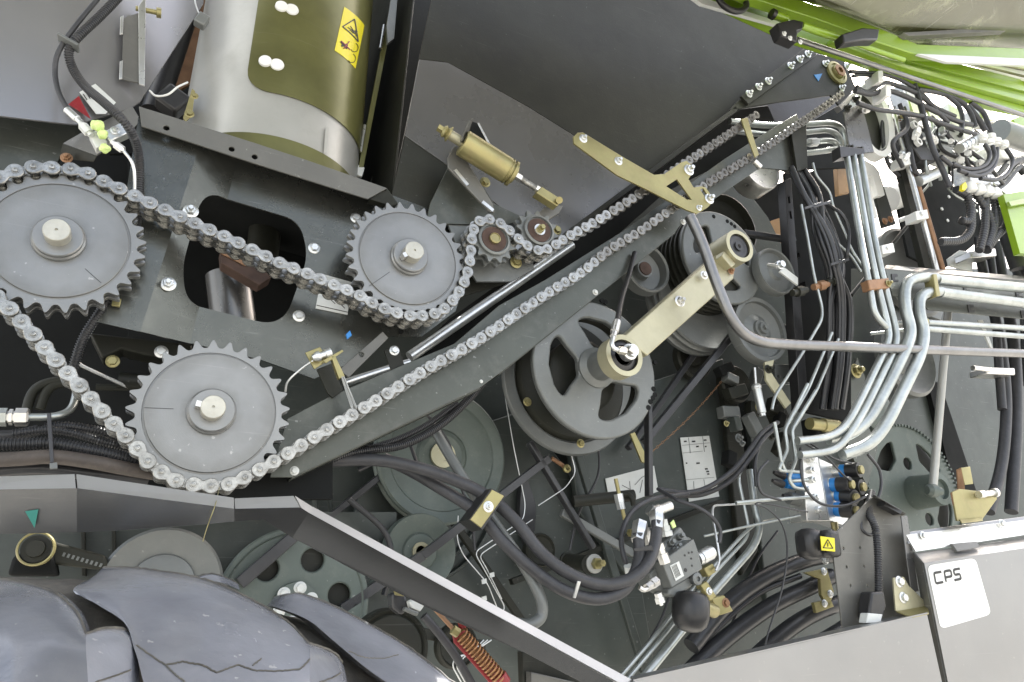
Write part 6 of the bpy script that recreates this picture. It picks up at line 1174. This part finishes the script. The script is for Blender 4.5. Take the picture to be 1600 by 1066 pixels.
# ================================================================ RIGHT DOOR PANELS
YD = -.17
dl_ = T('lower_door_skin', ('plain satin grey skirt panel along the bottom right', 'body panel'), 1230, 1010, YD)
slab('skin_sheet', [(992, 1064, YD), (1300, 992, YD), (1449, 960, YD), (1482, 1110, YD), (990, 1110, YD)], .006, 'door_skin', dl_, bev=.001)
slab('top_return', [(990, 1062, YD), (1449, 957, YD), (1440, 953, YD+.05), (985, 1057, YD+.05)], V((0, 0, -.003)), 'door_skin', dl_, bev=0)
dr = T('label_door', ('satin grey door panel with the white lettered label', 'door'), 1520, 960, YD)
slab('skin_sheet', [(1444, 880, YD), (1640, 850, YD), (1640, 1120, YD), (1492, 1120, YD)], .006, 'door_skin', dr, bev=.001)
slab('edge_return', [(1428, 862, YD+.035), (1444, 880, YD), (1492, 1120, YD), (1476, 1120, YD+.035)], V((0, .004, 0)), 'grey_paint', dr, bev=0)
slab('top_bevel', [(1430, 864, YD+.03), (1640, 836, YD+.03), (1640, 851, YD), (1444, 881, YD)], V((0, .004, 0)), 'door_skin', dr, bev=0)
slab('hinge_strip', [(1416, 836, YD+.04), (1640, 808, YD+.04), (1640, 830, YD+.03), (1431, 862, YD+.03)], V((0, .004, 0)), 'steel', dr, bev=0)
slab('upper_strip', [(1412, 832, YD+.05), (1640, 802, YD+.05), (1640, 822, YD+.036), (1420, 850, YD+.036)], V((0, .004, 0)), 'door_skin', dr, bev=.001)
for x, y in ((1442, 837), (1565, 818)): bolt(x, y, YD+.036, 4.5, dr, 'zinc')
slab('latch_tab', [(1488, 850, YD+.02), (1526, 846, YD+.02), (1532, 855, YD+.01), (1496, 862, YD+.01)], .008, 'grey_paint', dr, bev=.001)
YL = YD-.001
plate('lettered_label', rnd([(1449, 884), (1524, 872), (1549, 960), (1470, 983)], 9, 4), YL, .0008, 'white_paint', dr, bev=0)
# CPS lettering built from strokes
def strokes(pts, w_, name='lettering'):
    b = B(); ps = [P(x, y, YL-.0008) for x, y in pts]; n = len(ps); Lf, Rf = [], []
    for i in range(n):
        d = (ps[min(i+1, n-1)]-ps[max(i-1, 0)]).normalized(); nn = V((-d.z, 0, d.x))*(w_/2); Lf.append(ps[i]+nn); Rf.append(ps[i]-nn)
    va = [b.bm.verts.new(p) for p in Lf]; vb = [b.bm.verts.new(p) for p in Rf]
    for i in range(n-1): b.bm.faces.new((va[i], va[i+1], vb[i+1], vb[i]))
    return b.mk(name, 'ink', dr)
def R2(pts): return rnd_open(pts, 2.5)
def rnd_open(pts, r):
    out = [pts[0]]
    for a, b_, c in zip(pts, pts[1:], pts[2:]):
        a, b_, c = V(a), V(b_), V(c); l1 = min(r, (a-b_).length*.5); l2 = min(r, (c-b_).length*.5); s = b_+(a-b_).normalized()*l1; e = b_+(c-b_).normalized()*l2
        for k in range(5): t = k/4; q = s*(1-t)**2+b_*2*t*(1-t)+e*t*t; out.append((q.x, q.y))
    out.append(pts[-1]); return out
strokes(R2([(1471, 893.5), (1459.5, 895.5), (1462.5, 912), (1474, 909.5)]), .0052)
strokes(R2([(1478.5, 909.5), (1475.5, 893), (1485.5, 891), (1487.5, 900.5), (1477.5, 902.5)]), .0052)
strokes(R2([(1500, 888.5), (1490, 890.3), (1491.6, 898.5), (1500, 896.8), (1502, 904.5), (1491.5, 906.8)]), .0052)
# perforated side sheet
ps2 = T('perforated_side_sheet', ('dark grey perforated side sheet left of the lettered door', 'panel'), 1370, 900, -.1)
plate('sheet', [(1306, 832), (1364, 776), (1414, 806), (1428, 920), (1452, 962), (1318, 990), (1302, 866)], -.10, .004, 'grey_paint', ps2, holes=[(x, y, S(x, y, -.1, 2.4)) for x, y in ((1344, 856), (1318, 857), (1350, 885), (1323, 886), (1355, 916), (1329, 915))])
slab('edge_lip', [(1364, 776, -.10), (1414, 805, -.10), (1416, 803, -.14), (1366, 773, -.14)], .003, 'tank_paint', ps2)
slab('edge_lip', [(1408, 806, -.13), (1418, 806, -.13), (1436, 925, -.13), (1424, 925, -.13)], .003, 'tank_paint', ps2)
slab('rubber_buffer', [(1384, 783, -.13), (1410, 798, -.14), (1408, 804, -.14), (1382, 790, -.13)], .02, 'black_plastic', ps2)
tb = T('triangular_bracket', ('small gold triangular gusset bolted between the sheet and the lettered door', 'bracket'), 1425, 935, -.15)
plate('gusset', [(1396, 903), (1412, 901), (1420, 915), (1450, 944), (1451, 958), (1440, 952), (1400, 955)], -.14, .004, 'pale_gold', tb); slab('foot', [(1400, 955, -.14), (1450, 946, -.14), (1451, 958, -.17), (1425, 964, -.17)], V((0, 0, -.003)), 'gold_zinc', tb)
for x, y in ((1405, 909), (1411, 934)): bolt(x, y, -.14, 6, tb, 'zinc')
cbk = T('door_cable', ('black corrugated cable with a big plug hanging on the perforated sheet', 'cable'), 1372, 900, -.13)
tube('corrugated_cable', [(1362, 770, -.07), (1358, 800, -.1), (1368, 826, -.12), (1372, 870, -.125), (1373, 930, -.125)], .0085, 'conduit', cbk, corr=.005); tube('cable_loop', [(1362, 770, -.07), (1348, 800, -.09), (1346, 826, -.1), (1362, 836, -.1), (1370, 820, -.1)], .0035, 'conduit', cbk)
slab('plug', [(1362, 925, -.14), (1382, 924, -.14), (1386, 948, -.14), (1380, 966, -.14), (1358, 966, -.14)], .03, 'black_plastic', cbk, bev=.005); slab('plug_grip', [(1357, 958, -.145), (1380, 960, -.145), (1376, 974, -.145), (1354, 974, -.145)], .02, 'label', cbk, bev=.002)
gb = T('gold_door_catch', ('gold-brown folded door catch with a bolt on top of the lettered door', 'catch'), 1520, 800, -.12)
slab('catch_plate', [(1488, 769, -.14), (1500, 764, -.14), (1556, 771, -.14), (1558, 780, -.14), (1535, 812, -.14), (1496, 814, -.14)], .005, 'gold_zinc', gb, bev=.001)
slab('catch_side', [(1487, 770, -.139), (1500, 762, -.10), (1503, 806, -.10), (1496, 814, -.139)], .004, 'copper_brown', gb); slab('upright_tab', [(1502, 731, -.13), (1516, 729, -.13), (1521, 756, -.13), (1508, 758, -.13)], .008, 'gold_zinc', gb, bev=.001); slab('upright_side', [(1496, 734, -.12), (1502, 731, -.13), (1509, 768, -.13), (1498, 768, -.12)], .004, 'copper_brown', gb)
B().turn((1529, 773, -.15), (1556, 770, -.15), [(0, .009), (.3, .009), (.32, .007), (.85, .007), (.86, .011), (1, .011)], 14).mk('catch_bolt', 'steel', gb)
slab('catch_foot', [(1500, 812, -.15), (1535, 808, -.15), (1536, 814, -.16), (1504, 818, -.16)], .004, 'gold_zinc', gb)

# ================================================================ TYRE
ty = T('tractor_tyre', ('huge black tractor tyre with deep chevron lugs at the bottom left', 'tyre'), V((-.12, -.5, -.95)))
def dense(row, n):      # resample a row of (x, y, Y) smoothly in world space
    return resample(cat(row, 8), 1e-9+sum((a-b).length for a, b in zip(cat(row, 8), cat(row, 8)[1:]))/n*.999)[:n+1]
def lug(rows, n=36, m=14, t=.05, ends=True):
    R_ = [dense(r, n) for r in rows]; grid = []
    for i in range(n+1):
        col = [r[i] for r in R_]; c = cat(col, 6); c = resample(c, sum((a-b).length for a, b in zip(c, c[1:]))/m*.999)[:m+1]; grid.append(c)
    for i, c in enumerate(grid):
        for j, p in enumerate(c): c[j] = p+V((0, .0012*noise.noise(p*18)+.007*max(0, 1-j/(m*.16))**2.2+(.010*max(0, 1-i/(n*.07))**2.2 if ends else .004*max(0, 1-(n-i)/(n*.2))**2), .001*noise.noise(p*15+V((3, 1, 0)))))
    edge = [c[0]+V((.0012*noise.noise(c[0]*160), -.001, .0012*noise.noise(c[0]*220))) for c in grid]
    B().sweep(edge, .0013, 5).mk('worn_edge', 'tyre_dirty', ty, smooth=60)
    return surf('tread_lug', grid, 'tyre_rubber', ty, t=t)
# carcass
def car(x0, x1, n=60):
    g_ = []
    for k in range(n+1):
        x = lerp(x0, x1, k/n); crest = 897 + max(0, (x-60))**2/2600 if x < 620 else 897+(620-60)**2/2600+(x-620)*.45
        g_.append([P(x, crest+8, -.20), P(x, crest+12, -.26), P(x, crest+32, -.33), P(x, crest+66, -.385), P(x, crest+135, -.43), P(x, crest+260, -.47)])
    for c in g_:
        for j, p in enumerate(c): c[j] = p+V((0, .004*noise.noise(p*18), .004*noise.noise(p*30)))
    return g_
surf('carcass', car(-120, 800), 'tyre_dirty', ty, t=.04)
lug([[(-160, 905, -.36), (-60, 903, -.38), (20, 908, -.41), (80, 925, -.45), (118, 955, -.49), (134, 990, -.525)],
     [(-160, 960, -.47), (-60, 960, -.49), (0, 965, -.50), (50, 980, -.52), (95, 1002, -.54), (135, 1022, -.55)],
     [(-160, 1140, -.58), (-80, 1140, -.6), (-20, 1140, -.6), (20, 1140, -.61), (80, 1130, -.6), (141, 1120, -.585)]], n=48)
lug([[(133, 990, -.525), (160, 982, -.505), (190, 983, -.485), (210, 993, -.47)], [(135, 1022, -.55), (168, 1014, -.53), (200, 1012, -.51), (214, 1020, -.495)], [(141, 1120, -.585), (175, 1120, -.57), (208, 1120, -.55), (223, 1120, -.53)]], n=16, ends=False)
lug([[(160, 886, -.29), (230, 889, -.32), (310, 903, -.35), (390, 935, -.39), (450, 972, -.43), (485, 1007, -.46)],
     [(146, 901, -.34), (215, 908, -.37), (290, 930, -.41), (370, 968, -.44), (435, 1010, -.47), (484, 1041, -.495)],
     [(112, 922, -.40), (180, 938, -.43), (225, 985, -.47), (300, 1040, -.51), (400, 1080, -.53), (482, 1108, -.54)],
     [(150, 945, -.44), (195, 975, -.47), (212, 1020, -.51), (250, 1110, -.56), (380, 1160, -.58), (480, 1180, -.58)]], n=60)
lug([[(484, 1006, -.46), (502, 1012, -.445), (524, 1022, -.425), (538, 1037, -.41)], [(484, 1041, -.495), (505, 1045, -.475), (528, 1052, -.455), (543, 1063, -.44)], [(481, 1110, -.54), (505, 1110, -.52), (530, 1115, -.5), (552, 1120, -.48)]], n=16, ends=False)
lug([[(442, 932, -.26), (470, 928, -.27), (530, 950, -.30), (600, 986, -.33), (660, 1026, -.36), (720, 1075, -.39)],
     [(432, 944, -.28), (470, 946, -.30), (525, 972, -.33), (590, 1012, -.36), (650, 1052, -.39), (710, 1100, -.42)],
     [(428, 948, -.30), (480, 968, -.33), (520, 1000, -.37), (580, 1050, -.41), (640, 1090, -.44), (700, 1140, -.47)]])
lug([[(305, 902, -.24), (330, 896, -.24), (352, 902, -.25), (372, 912, -.26)], [(312, 912, -.27), (332, 908, -.27), (352, 912, -.28), (375, 922, -.29)]], n=12, t=.04)

# moulding seams and scratches that follow the rubber, laid on the built surface
dg_vs, dg_fs = [], []
for o in [c for c in ty.children]:
    k = len(dg_vs); mw = V(WL[o.name]); dg_vs += [v.co+mw for v in o.data.vertices]; dg_fs += [[k+i for i in p.vertices] for p in o.data.polygons]
bvh = BVHTree.FromPolygons(dg_vs, dg_fs)
def seam(name, pts, w_, m='tyre_dirty'):
    out = []
    px_ = []
    for a, b_ in zip(pts, pts[1:]):
        for k in range(10): t = k/10; px_.append((lerp(a[0], b_[0], t)+random.uniform(-.6, .6), lerp(a[1], b_[1], t)+random.uniform(-.6, .6)))
    for x, y in px_:
        d = ray(x, y).normalized(); h = bvh.ray_cast(CAM, d)
        if h[0] is not None: out.append(h[0]-d*.0006)
    if len(out) > 3: B().sweep(out, w_, 5).mk(name, m, ty, smooth=60)
random.seed(3)
seam('mould_seam', [(213, 1008), (232, 1022), (258, 1039), (285, 1034), (318, 1040), (338, 1051), (372, 1039), (398, 1048), (430, 1049), (468, 1046), (486, 1029)], .0009)
seam('mould_seam', [(258, 1039), (275, 1055), (290, 1066)], .0009)
seam('mould_seam', [(395, 1040), (410, 1028)], .0007); seam('mould_seam', [(150, 1066), (180, 1056), (206, 1046)], .0007)
seam('mould_seam', [(545, 1018), (570, 1028), (600, 1029), (625, 1022)], .0007); seam('mould_seam', [(500, 1066), (518, 1060), (535, 1050)], .0007)
